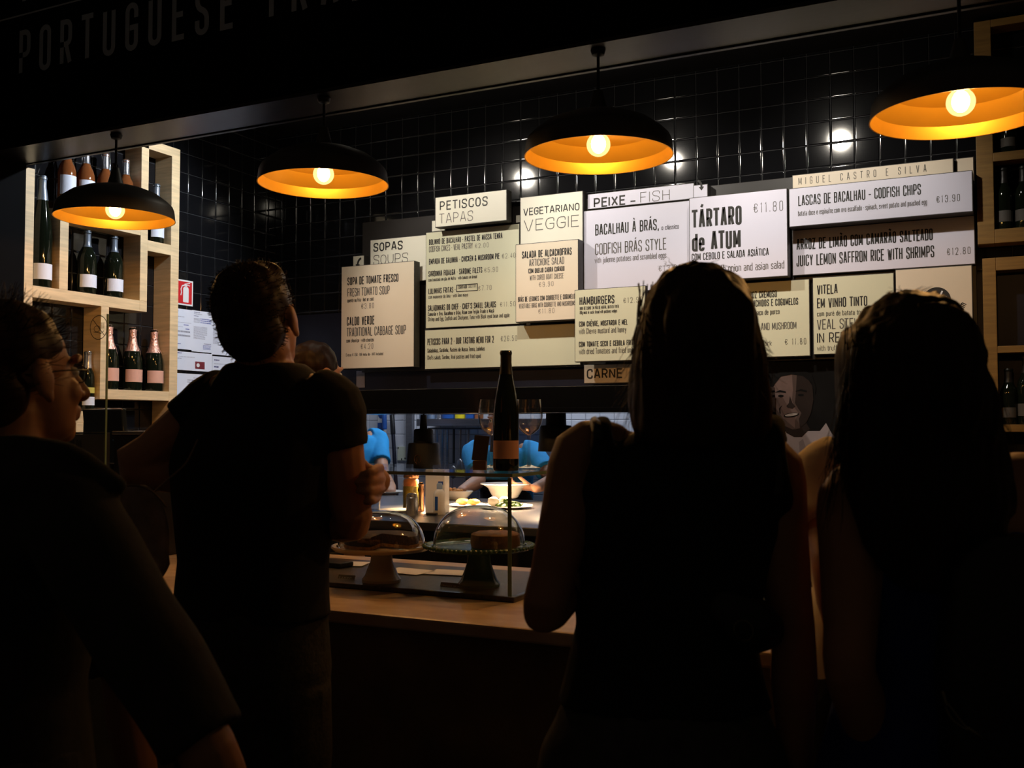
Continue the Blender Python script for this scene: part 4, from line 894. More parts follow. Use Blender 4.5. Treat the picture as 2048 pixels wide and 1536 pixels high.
# ------------------------------------------------------------------ glass display case on the counter
CX1 = -1.168; CX0 = -2.15; CY0, CY1 = 2.355, 2.78; CS = 1.378
case = thing('glass_display_case', 'low glass case with a green edged glass top shelf on the counter', 'display case', (-1.9, CY0, CT))
B('stone_base', M['granite'], case, (CX0, CY0 - .012, CT), (CX1 + .01, CY1, CT + .014), .003)
bm = bmesh.new(); box2(bm, (CX0, CY0 - .01, CS - .01), (CX1 + .004, CY1, CS)); link_mesh('top_shelf', bm, M['pane'], case)
bm = bmesh.new()
box2(bm, (CX0, CY0 - .0115, CS - .0095), (CX1 + .0055, CY0 - .0102, CS - .0005)); box2(bm, (CX1 + .0042, CY0 - .01, CS - .0095), (CX1 + .0055, CY1, CS - .0005)); box2(bm, (CX1 - .008, CY0 - .0112, CT + .015), (CX1 + .003, CY0 - .0102, CS - .011))
link_mesh('glass_edges', bm, M['glassedge'], case)['label'] = 'greenish polished glass edges'
bm = bmesh.new(); box2(bm, (CX0, CY0 - .01, CT + .0145), (CX1 - .001, CY0 - .004, CS - .0105)); link_mesh('front_pane', bm, M['pane'], case)
bm = bmesh.new(); box2(bm, (CX1 - .004, CY0 - .003, CT + .0145), (CX1 + .002, CY1, CS - .0105)); link_mesh('side_pane', bm, M['pane'], case)

def at_shelf(px, py): return at_z(px, py, CS + .0008)
c = at_shelf(1012, 941)
t = thing('wine_bottle', 'tall slim dark bottle with pinkish label standing between two wine glasses', 'bottle', c)
bottle_parts(t, c, None, .327, .0355, 'flute', M['bottle'], M['bcapsule'], M['rlabel'], (.10, .25), .8, lab_a=(-1.25, 1.25), ang=-PI / 2 + .46)
bm = bmesh.new()
fx = Vector((math.sin(-.46), math.cos(-.46), 0))
def put_cyl(c, r, a0, z0): return lambda q: Vector((c.x + r * math.cos(a0 + q.x / r), c.y + r * math.sin(a0 + q.x / r), z0 + q.y))
def wine_glass(px, py, label):
    c = at_shelf(px, py); t = thing('wine_glass', label, 'wine glass', c, 'wine glasses on the case')
    k = 1.0
    bowl = [(.004, .094), (.014, .099), (.029, .112), (.0375, .13), (.0405, .148), (.0395, .168), (.0365, .187), (.0345, .198)]
    bm = bmesh.new(); lathe(bm, bowl + [(r - .0014, z) for r, z in reversed(bowl)], c, 36); link_mesh('bowl', bm, M['crystal'], t, True)
    bm = bmesh.new(); lathe(bm, [(0, .0005), (.036, .0005), (.037, .0015), (.02, .005), (.008, .009), (.0045, .016), (.0036, .04), (.0036, .08), (.0055, .09), (.006, .0945), (0, .0955)], c, 28); link_mesh('stem_and_foot', bm, M['crystal'], t, True)
wine_glass(1058, 936, 'empty wine glass standing at the outer side of the tall slim bottle')
wine_glass(984, 936, 'empty wine glass half hidden behind the tall slim bottle, by the small card')
c = at_shelf(960, 940)
t = thing('card_stand', 'small dark card standing in a wooden block beside the wine bottle', 'card', c)
rz = Matrix.Rotation(.35, 3, 'Z')
bm = bmesh.new(); box(bm, c + Vector((0, 0, .013)), (.036, .03, .026), rz, .001); link_mesh('wooden_block', bm, M['wood2'], t)
bm = bmesh.new(); box(bm, c + Vector((.002, 0, .06)), (.042, .003, .07), rz @ Matrix.Rotation(-.16, 3, 'X') @ Matrix.Rotation(.1, 3, 'Y'), .0005); link_mesh('card', bm, M['chalk'], t)

# cake stands
def cake_stand(px, py, rp, hp, m, label, domer, domeh, bead=False, rd=0):
    c = at_z(px, py, CT + .015); t = thing('cake_stand', label, 'cake stand', c)
    bm = bmesh.new(); lathe(bm, [(0, hp - .02), (.03, hp - .012), (rp * .5, hp - .009), (rp * .93, hp - .005), (rp, hp + .004), (rp * .985, hp + .008), (rp * .93, hp + .0015), (rp * .5, hp), (0, hp)], c, 56)
    if bead:
        for k in range(72):
            a = 2 * PI * k / 72; r_ = bmesh.ops.create_icosphere(bm, subdivisions=1, radius=.0052); bmesh.ops.translate(bm, vec=c + Vector((rp * math.cos(a), rp * math.sin(a), hp + .004)), verts=r_['verts'])
    link_mesh('plate', bm, m, t, True)
    bm = bmesh.new(); lathe(bm, [(0, 0), (rp * .38, 0), (rp * .385, .008), (rp * .33, .018), (rp * .26, .045), (rp * .22, hp * .6), (rp * .21, hp * .8), (rp * .27, hp - .012), (0, hp - .012)], c, 40); link_mesh('pedestal', bm, m, t, True)
    d = thing('cake_dome', label.split(' cake stand')[0].replace('wide ', '') and ('clear glass dome over the cake on the ' + ('green beaded' if bead else 'cream') + ' stand'), 'glass dome', c + Vector((0, 0, hp)), 'glass cake domes')
    pr = [(domer, .002)] + [(domer * math.cos(a) ** .8, .004 + domeh * math.sin(a)) for a in [k * PI / 2 / 14 for k in range(1, 14)]] + [(0, .004 + domeh)]
    bm = bmesh.new(); cc = c + Vector((0, 0, hp + .0015)); lathe(bm, pr, cc, 56); link_mesh('dome_shell', bm, M['dome'], d, True)
    bm = bmesh.new(); lathe(bm, [(domer, .001), (domer + .004, .002), (domer + .004, .006), (domer, .007)], cc, 56); link_mesh('rolled_rim', bm, M['dome'], d, True)
    return c, hp
c1, h1 = cake_stand(763, 1163, .141, .094, M['ceramic_c'], 'wide cream ceramic cake stand holding a dark chocolate tart', .122, .098)
c2, h2 = cake_stand(958, 1172, .15, .106, M['ceramic_g'], 'wide green ceramic cake stand with beaded rim holding a yellow cake', .126, .107, True)
t = thing('chocolate_tart', 'cut dark chocolate tart on biscuit base under the dome on the cream stand', 'cake', c1 + Vector((0, 0, h1)))
bm = bmesh.new(); lathe(bm, [(0, .004), (.104, .004), (.106, .013), (0, .013)], c1 + Vector((0, 0, h1)), 40, a0=-.2, a1=5.0); bmesh.ops.holes_fill(bm, edges=[e for e in bm.edges if e.is_boundary], sides=0); link_mesh('biscuit_base', bm, M['crust'], t, True)
bm = bmesh.new(); lathe(bm, [(0, .013), (.104, .013), (.103, .036), (.098, .039), (0, .04)], c1 + Vector((0, 0, h1)), 40, a0=-.2, a1=5.0); bmesh.ops.holes_fill(bm, edges=[e for e in bm.edges if e.is_boundary], sides=0); link_mesh('chocolate_layer', bm, M['choc'], t, True)
bm = bmesh.new(); cc = c2 + Vector((.045, .01, h2 + .002)); lathe(bm, [(0, 0), (.066, 0), (.068, .012), (.066, .034), (.06, .038), (0, .036)], cc, 36); bumpy(bm, .002, (60, 60, 60))
tag(link_mesh('egg_yolk_cake', bm, M['yolk'], None, True), 'small round golden cake under the dome on the green beaded stand', 'cake')

def case_tag(px, py, wpx, text, label):
    c = at_z(px, py, CT + .0005); t = thing('dessert_label', label, 'label', c, 'dessert name labels on the counter')
    w_ = (at_z(px + wpx / 2, py, CT).x - at_z(px - wpx / 2, py, CT).x); r = Matrix.Rotation(-.42, 3, 'X')
    bm = bmesh.new(); box(bm, c + Vector((0, .0, .0125)), (w_, .0025, .024), r, .0004); link_mesh('card', bm, M['chalk'], t)
    bm = bmesh.new(); o = c + Vector((-w_ * .46, 0, .0125)) + r @ Vector((0, -.0018, -.006))
    write(bm, text, w_ * .8, .011, .12, lambda q: o + Vector((q.x, 0, 0)) + (r @ Vector((0, 0, q.y)))); link_mesh('lettering', bm, M['letter'], t)
case_tag(906, 1184, 66, 'TOUCINHO DO C\u00c9U', 'small dark label with grey capitals before the green beaded cake stand')
case_tag(692, 1167, 44, 'TARTE', 'small dark label before the cream cake stand')
for px, py, a, lab in ((905, 1146, .15, 'folded white paper slip behind the glass case, under the green stand'), (815, 1143, -.1, 'flat white paper sheet behind the cream cake stand'), (690, 1128, .3, 'flat white paper sheet by the elbow of the dark haired man')):
    c = at_z(px, py, CT + .0155); bm = bmesh.new(); box(bm, c + Vector((0, 0, .001)), (.14, .1, .0015), Matrix.Rotation(a, 3, 'Z')); tag(link_mesh('paper_sheet', bm, M['paper']), lab, 'paper', 'papers behind the cakes')
c = at_z(668, 1132, CT + .0155); bm = bmesh.new(); box(bm, c + Vector((0, 0, .008)), (.11, .06, .014), Matrix.Rotation(-.15, 3, 'Z'), .003); tag(link_mesh('bill_folder', bm, M['leather']), 'dark flat bill folder lying under the elbow of the dark haired man', 'folder')

# glass guard with a no-food symbol, special board and till at the far end of the counter
g1 = at_y(215, 628, 2.2)
gd = thing('counter_glass_guard', 'upright clear glass guard on the counter with a crossed out round symbol', 'glass guard', (g1.x - .35, 2.2, CT))
bm = bmesh.new(); box2(bm, (g1.x - .75, 2.197, CT + .001), (g1.x, 2.203, g1.z)); link_mesh('guard_pane', bm, M['pane'], gd)
bm = bmesh.new(); box2(bm, (g1.x + .0002, 2.1965, CT + .001), (g1.x + .002, 2.2035, g1.z)); link_mesh('pane_edge', bm, M['glassedge'], gd)
bm = bmesh.new(); c = at_y(197.5, 655, 2.1962); rr = abs(at_y(215, 655, 2.1962).x - c.x) * .98
pp = put_y(c.x, c.z, 2.1962)
stroke(bm, [Vector((rr * math.cos(k * PI / 18), rr * math.sin(k * PI / 18))) for k in range(36)], True, .0022, pp)
stroke(bm, [Vector((-rr * .7, rr * .7)), Vector((rr * .7, -rr * .7))], False, .0022, pp)
for k in (-1, 0, 1): stroke(bm, [Vector((rr * (.45 + .14 * k), -rr * .1)), Vector((rr * (.45 + .14 * k), rr * .4))], False, .0018, pp)
stroke(bm, [Vector((rr * (-.2 + .35 * math.cos(a)), rr * (-.1 + .25 * math.sin(a)))) for a in [k * PI / 8 for k in range(16)]], True, .0018, pp)
stroke(bm, [Vector((-rr * .6, -rr * .35)), Vector((rr * .3, -rr * .5)), Vector((rr * .6, -rr * .3))], False, .0018, pp)
link_mesh('prohibition_symbol', bm, M['ink'], gd)

sa = at_y(96, 868, 2.32); sb = at_y(207, 940, 2.32)
sg = thing('special_board', 'dim grey board with black capitals behind the shoulder of the man in glasses', 'sign', ((sa.x + sb.x) / 2, 2.32, CT))
B('board_sheet', M['chalk'], sg, (sa.x, 2.32, CT + .001), (sb.x, 2.335, sa.z), .002)
bm = bmesh.new(); box2(bm, (sa.x - .006, 2.322, CT + .001), (sa.x - .0005, 2.338, sa.z)); box2(bm, (sb.x + .0005, 2.322, CT + .001), (sb.x + .006, 2.338, sa.z)); box2(bm, (sa.x - .006, 2.322, sa.z + .0005), (sb.x + .006, 2.338, sa.z + .006)); link_mesh('frame', bm, M['plastic'], sg)
bm = bmesh.new()
for s_, x0, y0, x1, h in (('SUGEST\u00c3O DO DIA', 102, 895, 164, 16), ('LOMBOS DE BACALHAU', 104, 926, 190, 17)):
    q = at_y(x0, y0, 2.32); r = at_y(x1, y0, 2.32); write(bm, s_, r.x - q.x, at_y(x0, y0 - h, 2.32).z - q.z, .15, put_y(q.x, q.z, 2.3192))
link_mesh('lettering', bm, M['ink'], sg)

ta = at_y(165, 846, 2.62); tb = at_y(243, 900, 2.62)
pos = thing('till_terminal', 'black till screen seen from behind at the far end of the counter', 'till', ((ta.x + tb.x) / 2, 2.62, CT))
bm = bmesh.new(); box(bm, ((ta.x + tb.x) / 2, 2.64, (ta.z + tb.z) / 2), (tb.x - ta.x, .025, .2), Matrix.Rotation(.12, 3, 'X'), .006); link_mesh('screen_housing', bm, M['screen'], pos)
bm = bmesh.new(); box2(bm, ((ta.x + tb.x) / 2 - .03, 2.64, CT + .02), ((ta.x + tb.x) / 2 + .03, 2.68, tb.z - .02), .004); box2(bm, ((ta.x + tb.x) / 2 - .1, 2.58, CT + .001), ((ta.x + tb.x) / 2 + .1, 2.76, CT + .025), .006); link_mesh('stand', bm, M['plastic'], pos)
bm = bmesh.new(); q = at_y(227, 880, 2.62); box(bm, (q.x, 2.6175, q.z), (.006, .002, .004)); link_mesh('status_light', bm, M['blueplastic'], pos)
ca = at_y(246, 862, 2.6); cb = at_y(312, 930, 2.6)
mc = thing('receipt_printer', 'black receipt machine with a pale top edge beside the till, behind the bent elbow', 'printer', ((ca.x + cb.x) / 2, 2.6, CT))
B('printer_body', M['plastic'], mc, (ca.x, 2.56, CT + .001), (cb.x, 2.76, ca.z - .012), .006); B('steel_top_edge', M['steel'], mc, (ca.x, 2.55, ca.z - .0118), (cb.x, 2.76, ca.z), .002)
q = at_z(1536, 1262, CT + .0008); cd = thing('card_terminal', 'small card payment terminal with pale blue screen on the counter between the two women', 'card terminal', q)
bm = bmesh.new(); box(bm, q + Vector((0, .03, .045)), (.085, .02, .09), Matrix.Rotation(-.5, 3, 'X'), .004); link_mesh('terminal_body', bm, M['plastic'], cd)
bm = bmesh.new(); box(bm, q + Vector((0, .0235, .056)), (.07, .003, .05), Matrix.Rotation(-.5, 3, 'X')); link_mesh('terminal_screen', bm, M['lightblue'], cd)

# ------------------------------------------------------------------ pass counter, plates and heat lamps in the kitchen hatch
PZ = 1.1
pc = thing('pass_counter', 'stainless steel pass counter running through the kitchen hatch', 'counter', (-2.3, 4.3, 0))
B('steel_top', M['steel'], pc, (-3.4, 3.64, PZ - .035), (-1.3, 5.0, PZ), .004)
B('front_panel', M['darksteel'], pc, (-3.38, 3.68, .1), (-1.32, 3.72, PZ - .035), .003)
for x in (-3.3, -1.4): B('leg', M['darksteel'], pc, (x - .03, 3.76, 0), (x + .03, 3.82, PZ - .036), .003); B('leg', M['darksteel'], pc, (x - .03, 4.86, 0), (x + .03, 4.92, PZ - .036), .003)
def pz(px, py): return at_z(px, py, PZ + .0008)
def dish(px, py, r, h, label, m='china', name='plate', cat='plate', grp='white plates on the pass', prof=None):
    c = pz(px, py); bm = bmesh.new()
    lathe(bm, prof or [(0, .002), (r * .6, .001), (r * .62, .004), (r, h), (r * .985, h + .003), (r * .62, .008), (0, .007)], c, 40)
    return tag(link_mesh(name, bm, M[m], None, True), label, cat, grp), c
dish(791, 1026, .085, .014, 'empty white plate on the pass behind the cream stand dome')
dish(772, 988, .11, .016, 'wide pale plate with dark rim food at the hands of the cook in blue')
_, c = dish(1013, 1016, .13, .012, 'large white plate of green salad under the heat lamp')
bm = bmesh.new(); rs = random.Random(2)
for i in range(46):
    a, q = rs.uniform(0, 2 * PI), rs.uniform(0, .06); ellipsoid(bm, c + Vector((q * math.cos(a) + .01, q * math.sin(a), .012 + rs.uniform(0, .03) * (1 - q / .08))), rs.uniform(.012, .022), rs.uniform(.008, .016), rs.uniform(.003, .006), *(Matrix.Rotation(rs.uniform(-1, 1), 3, 'X') @ Matrix.Rotation(rs.uniform(0, 6), 3, 'Z')).col, seg=8)
o = link_mesh('salad', bm, M['green'], None, True); tag(o, 'heap of dark green salad leaves on the large white plate', 'salad', kind='stuff')
for dx, dy, lab in ((-.055, -.03, 'white cheese ball beside the green salad, nearer the cookies'), (-.02, .02, 'white cheese ball half sunk in the green salad')):
    bm = bmesh.new(); ellipsoid(bm, c + Vector((dx, dy, .032)), .03, .028, .023); bumpy(bm, .003, (60, 60, 60)); tag(link_mesh('cheese_ball', bm, M['china'], None, True), lab, 'cheese', 'cheese on the salad')
_, c = dish(935, 1013, .09, .01, 'white plate carrying two fried pastries, behind the green stand dome')
for dx, lab in ((-.028, 'orange fried pastry on the white plate, further from the salad'), (.034, 'orange fried pastry on the white plate, next to the salad')):
    bm = bmesh.new(); ellipsoid(bm, c + Vector((dx, 0, .024)), .034, .028, .015); bumpy(bm, .003, (70, 70, 70)); tag(link_mesh('fried_pastry', bm, M['bread'], None, True), lab, 'pastry', 'fried pastries')
c = pz(912, 999); bm = bmesh.new(); lathe(bm, [(0, .002), (.05, 0), (.06, .004), (.085, .03), (.1, .046), (.097, .049), (.08, .034), (.05, .01), (0, .008)], c, 36)
bmesh.ops.transform(bm, matrix=Matrix.Translation(c) @ Matrix.Diagonal((1, .7, 1, 1)) @ Matrix.Translation(-c), verts=bm.verts); tag(link_mesh('boat_dish', bm, M['china'], None, True), 'white boat shaped dish between the tall carton and the cook arm', 'dish')
bm = bmesh.new()
for i in range(14): ellipsoid(bm, c + Vector((rs.uniform(-.05, .03), rs.uniform(-.03, .03), .03 + rs.uniform(0, .025))), .015, .015, .012, seg=8)
tag(link_mesh('rice_mix', bm, M['bread'], None, True), 'yellowish food heaped in the white boat dish', 'food', kind='stuff')
c = pz(868, 1026); t = thing('carton', 'tall cream drink carton on the pass beside the white bottle', 'carton', c)
bm = bmesh.new(); box(bm, c + Vector((0, .03, .1)), (.095, .07, .2), Matrix.Rotation(.2, 3, 'Z'), .004); link_mesh('carton_body', bm, M['china'], t)
rzc = Matrix.Rotation(.2, 3, 'Z')
bm = bmesh.new(); box(bm, c + Vector((0, .03, 0)) + rzc @ Vector((.028, -.0358, .137)), (.024, .001, .016), rzc); link_mesh('blue_mark', bm, M['blueplastic'], t)
c = pz(879, 1029); t = thing('squeeze_bottle', 'white plastic bottle with blue lettering mark before the cream carton', 'bottle', c)
bm = bmesh.new(); lathe(bm, [(0, 0), (.026, 0), (.028, .004), (.028, .09), (.022, .106), (.012, .115), (0, .116)], c, 28); link_mesh('bottle_body', bm, M['china'], t, True)
bm = bmesh.new(); lathe(bm, [(0, .113), (.013, .113), (.013, .135), (.009, .142), (0, .142)], c, 20); link_mesh('cap', bm, M['lightblue'], t, True)
bm = bmesh.new(); lathe(bm, [(.0285, .02), (.0285, .082)], c, 10, a0=-PI / 2 - .3, a1=-PI / 2 + .25); link_mesh('blue_label', bm, M['blueplastic'], t, True)
c = pz(822, 1018); t = thing('preserve_jar', 'glass jar with copper lid and orange preserve on the pass', 'jar', c)
bm = bmesh.new(); lathe(bm, [(0, .003), (.038, 0), (.041, .006), (.041, .135), (.034, .15), (.034, .158), (0, .158)], c, 30); link_mesh('jar_glass', bm, M['glass'], t, True)
bm = bmesh.new(); lathe(bm, [(0, .005), (.038, .005), (.038, .11), (0, .115)], c, 28); link_mesh('pickle', bm, M['olive'], t, True)
bm = bmesh.new(); lathe(bm, [(0, .116), (.036, .111), (.037, .135), (.03, .146), (0, .147)], c, 28); link_mesh('preserve', bm, M['orange'], t, True)
bm = bmesh.new(); lathe(bm, [(.0352, .149), (.037, .152), (.037, .166), (.03, .17), (0, .17)], c, 28); link_mesh('lid', bm, M['copper'], t, True)
c = pz(824, 1030); bm = bmesh.new(); lathe(bm, [(0, 0), (.026, 0), (.027, .003), (.027, .078), (.025, .08), (.024, .092), (.015, .098), (0, .099)], c, 28); tag(link_mesh('steel_shaker', bm, M['capsule'], None, True), 'dull steel shaker standing before the preserve jar', 'shaker')
c = pz(842, 1022); bm = bmesh.new(); lathe(bm, [(0, 0), (.016, 0), (.017, .004), (.013, .03), (.012, .08), (.016, .1), (.012, .115), (.015, .125), (.008, .135), (0, .136)], c, 24); tag(link_mesh('pepper_mill', bm, M['copper'], None, True), 'slim copper pepper mill between the preserve jar and the carton', 'pepper mill')
c = pz(747, 1030); bm = bmesh.new(); lathe(bm, [(0, .003), (.028, 0), (.032, .09), (.0305, .09), (.0265, .006), (0, .006)], c, 24); tag(link_mesh('drinking_glass', bm, M['crystal'], None, True), 'clear tumbler on the pass below the gripping hand', 'glass')
c = pz(866, 1030); bm = bmesh.new(); box(bm, c + Vector((0, -.01, .005)), (.05, .02, .01), Matrix.Rotation(.1, 3, 'Z'), .002); tag(link_mesh('cloth_clip', bm, M['plastic'], None), 'small dark clip lying before the cream carton', 'clip')

HZ = at_y(900, 826, 3.98).z
hd = thing('extractor_hood', 'long black hood box over the pass counter, just under the menu boards', 'hood', (-2.2, 3.98, HZ))
B('hood_box', M['hood'], hd, (-3.45, 3.98, HZ), (-.95, 4.5, at_y(1200, 771, 3.98).z), .004)
B('front_lip', M['hood'], hd, (-3.45, 3.972, HZ - .002), (-.95, 3.9795, HZ + .02), .002)
def heat_lamp(px, Y, zb, label, s=1.0, emblem=True, stem=.23, top=None):
    c = at_y(px, 900, Y); c.z = zb; t = thing('heat_lamp', label, 'heat lamp', c, 'black heat lamps over the pass')
    bm = bmesh.new(); lathe(bm, [(.074 * s, .001), (.076 * s, 0), (.068 * s, .1 * s), (.064 * s, .108 * s), (.044 * s, .11 * s), (.042 * s, .162 * s), (.038 * s, .168 * s), (.017 * s, .17 * s), (.013 * s, stem * s), (0, stem * s)], c, 40); link_mesh('lamp_shade', bm, M['heatblack'], t, True)
    bm = bmesh.new(); tube(bm, [c + Vector((0, 0, (stem - .002) * s)), Vector((c.x, c.y, top or HZ - .0005))], .005, 8, False, 2); link_mesh('rod', bm, M['cordm'], t, True)
    bm = bmesh.new(); ellipsoid(bm, c + Vector((0, 0, .035)), .03, .03, .035, seg=18); link_mesh('heat_bulb', bm, M['heatglow'], t, True)
    if emblem:
        bm = bmesh.new(); r = .071 * s; pc_ = put_cyl(c, r + .004, -PI / 2 + .2, zb + .045)
        stroke(bm, [Vector((.017 * math.cos(a), .02 * math.sin(a))) for a in [-1.1 + k * .28 for k in range(20)]], False, .0025, pc_); stroke(bm, [Vector((-.006, -.025)), Vector((-.003, .006)), Vector((.006, -.02))], False, .002, pc_)
        link_mesh('gold_emblem', bm, M['copper'], t)
    lamp('SPOT', 'heat_light', c + Vector((0, 0, -.004)), 75, (1.0, .68, .38), parent=t, target=c + Vector((0, 0, -1)), spot_size=math.radians(125), spot_blend=.5, shadow_soft_size=.03)
heat_lamp(847, 4.25, 1.297, 'black stepped heat lamp with a thin gold emblem, above the jar and carton', 1.12)
heat_lamp(1112, 4.25, 1.385, 'black stepped heat lamp beside the bare shoulder of the woman in black', 1.08, False, .178)
heat_lamp(1003, 4.6, 1.37, 'black heat lamp hidden behind the tall slim wine bottle', .8, False, .2, 1.5695)  # unseen extra lamp, added to brighten the front of the white bowl

# kitchen back wall: shelf, hanging tools, sign, switch plate
KY = 6.2
def kp(px, py, y=KY - .03): return at_y(px, py, y)
ks = thing('kitchen_wall_shelf', 'steel wall shelf with upright rails and slanted bracket in the kitchen', 'shelf', kp(900, 845))
a = kp(833, 838, 5.95); b = kp(1010, 852, 5.95)
B('shelf_plate', M['steel'], ks, (a.x, 5.95, b.z), (b.x + .3, KY - .006, a.z), .002)
a1 = kp(813, 790); b1 = kp(825, 918); B('rail', M['steel'], ks, (a1.x, KY - .04, b1.z), (b1.x, KY - .006, a1.z + .2), .002)
bm = bmesh.new(); tube(bm, [kp(827, 892), kp(850, 853, 6.0)], .012, 4, False, 1); link_mesh('slanted_bracket', bm, M['steel'], ks)
zsh = a.z + .001
for px, r, h, m, lab in ((922, .042, .11, 'yellow', 'yellow tub on the kitchen wall shelf'), (899, .05, .1, 'blueplastic', 'dark blue tub next to the yellow tub on the kitchen shelf'), (848, .032, .09, 'lightblue', 'pale tub at the end of the kitchen shelf over the slanted bracket'), (864, .03, .1, 'lightblue', 'pale tub second along the kitchen shelf'), (880, .025, .1, 'capsule', 'shiny steel pot between the pale and blue tubs on the kitchen shelf'), (941, .035, .1, 'blueplastic', 'blue tub beyond the yellow tub, beside the wine glass'), (958, .03, .09, 'orange', 'orange tub on the kitchen shelf close behind the wine glass')):
    c = at_y(px, 840, 6.06); c.z = zsh; bm = bmesh.new(); lathe(bm, [(0, 0), (r * .9, 0), (r, .004), (r, h * .85), (r * 1.05, h * .87), (r * 1.05, h), (0, h)], c, 22); tag(link_mesh('tub', bm, M[m], None, True), lab, 'tub', 'tubs on the kitchen shelf')
rail = thing('tool_rail', 'steel rail under the kitchen shelf from which tools hang', 'rail', kp(920, 856, 6.0))
bm = bmesh.new(); q0 = kp(856, 857, 6.04); q1 = kp(1010, 857, 6.04); tube(bm, [(q0.x, 6.04, q0.z), (q1.x, 6.04, q0.z)], .006, 8, False, 1); 
for xx in (q0.x + .02, q1.x - .02): tube(bm, [(xx, 6.04, q0.z), (xx, KY - .006, q0.z)], .005, 8, False, 1)
link_mesh('rail_bar', bm, M['steel'], rail, True)
zr_ = q0.z - .0065
def tool(px, L, kind, mh, lab):
    x = at_y(px, 860, 6.04).x; t = thing('kitchen_' + kind, lab, kind, (x, 6.04, zr_), 'tools hanging in the kitchen')
    top = Vector((x, 6.04, zr_))
    if kind == 'knife':
        bm = bmesh.new(); tube(bm, [top, top + Vector((0, 0, -L * .58))], [.013, .016], 8, False, 1, flat=(Vector((0, 1, 0)), .15)); link_mesh('blade', bm, M['steel'], t, True)
        bm = bmesh.new(); tube(bm, [top + Vector((0, 0, -L * .57)), top + Vector((0, 0, -L))], [.012, .014], 10, True, 2); link_mesh('handle', bm, M[mh], t, True)
    else:
        bm = bmesh.new(); tube(bm, [top, top + Vector((0, 0, -L * .62))], .007, 8, True, 2); link_mesh('handle', bm, M[mh], t, True)
        bm = bmesh.new(); ellipsoid(bm, top + Vector((0, -.01, -L * .8)), .027, .014, .045, seg=16); link_mesh('spoon_head', bm, M['steel'], t, True)
        bmesh
for px, L, k, mh, lab in ((873, .3, 'knife', 'plastic', 'knife with black handle hanging nearest the heat lamp'), (884, .5, 'knife', 'yellow', 'knife with yellow handle hanging in the kitchen'), (894, .5, 'knife', 'plastic', 'knife with black handle right next to the yellow handled one'), (908, .36, 'ladle', 'plastic', 'ladle with dark handle hanging in the middle of the tool rail'), (921, .3, 'ladle', 'steel', 'shiny steel ladle on the tool rail'), (937, .38, 'ladle', 'steel', 'broad steel ladle on the tool rail before the small card stand')):
    tool(px, L, k, mh, lab)
for x0, y0, x1, y1, m, lab, nm, cat in ((757, 800, 770, 865, 'white', 'white hygiene notice with blue symbol on the kitchen tiles', 'hygiene_sign', 'sign'), (796, 893, 813, 921, 'plate_c', 'cream switch plate with small screws on the kitchen tiles', 'switch_plate', 'switch plate')):
    a, b = kp(x0, y0, KY - .004), kp(x1, y1, KY - .004); t = thing(nm, lab, cat, a)
    B('plate', M[m], t, (a.x, KY - .012, b.z), (b.x, KY - .001, a.z), .001)
    bm = bmesh.new()
    if nm == 'hygiene_sign':
        box2(bm, (a.x, KY - .0135, b.z), (b.x, KY - .0122, b.z + .07)); ellipsoid(bm, (a.x + .03, KY - .0128, b.z + .14), .03, .001, .04, seg=16); link_mesh('blue_symbol', bm, M['blueplastic'], t)
    else:
        for dx, dz in ((.1, .9), (.5, .1), (.9, .15)): box(bm, (a.x + (b.x - a.x) * dx, KY - .0128, b.z + (a.z - b.z) * dz), (.008, .0015, .012))
        link_mesh('screw', bm, M['ink'], t)
for px0, py0, px1, py1, m, lab in ((768, 815, 772, 935, 'wgrout', 'pale pole leaning on the kitchen tiles beside the blue shirted cook'), (784, 830, 790, 935, 'darksteel', 'grey pole with black grip leaning on the kitchen tiles')):
    t = thing('broom_pole', lab, 'pole', kp(px1, py1), 'poles leaning in the kitchen')
    A, Bq = kp(px0, py0, KY - .05), kp(px1, py1, KY - .1); d = (Bq - A)
    bm = bmesh.new(); tube(bm, [A, A + d * (A.z - .01) / max(.01, (A.z - Bq.z))], .014, 10, True, 2); link_mesh('shaft', bm, M[m], t, True)
    bm = bmesh.new(); tube(bm, [A - d * .02, A + d * .35], .018, 10, True, 2); link_mesh('grip', bm, M['plastic' if m != 'wgrout' else 'blueplastic'], t, True)
tk = at_y(712, 742, YW - .02); tk2 = at_y(728, 775, YW - .02)
tag(B('order_ticket', M['greyink'], None, (tk.x, YW - .016, tk2.z), (tk2.x, YW - .0125, tk.z), 0), 'pale order ticket stuck under the soup board', 'ticket')

# ------------------------------------------------------------------ people
Z3 = Vector((0, 0, 1))
def lerp(a, b, t): return a + (b - a) * t

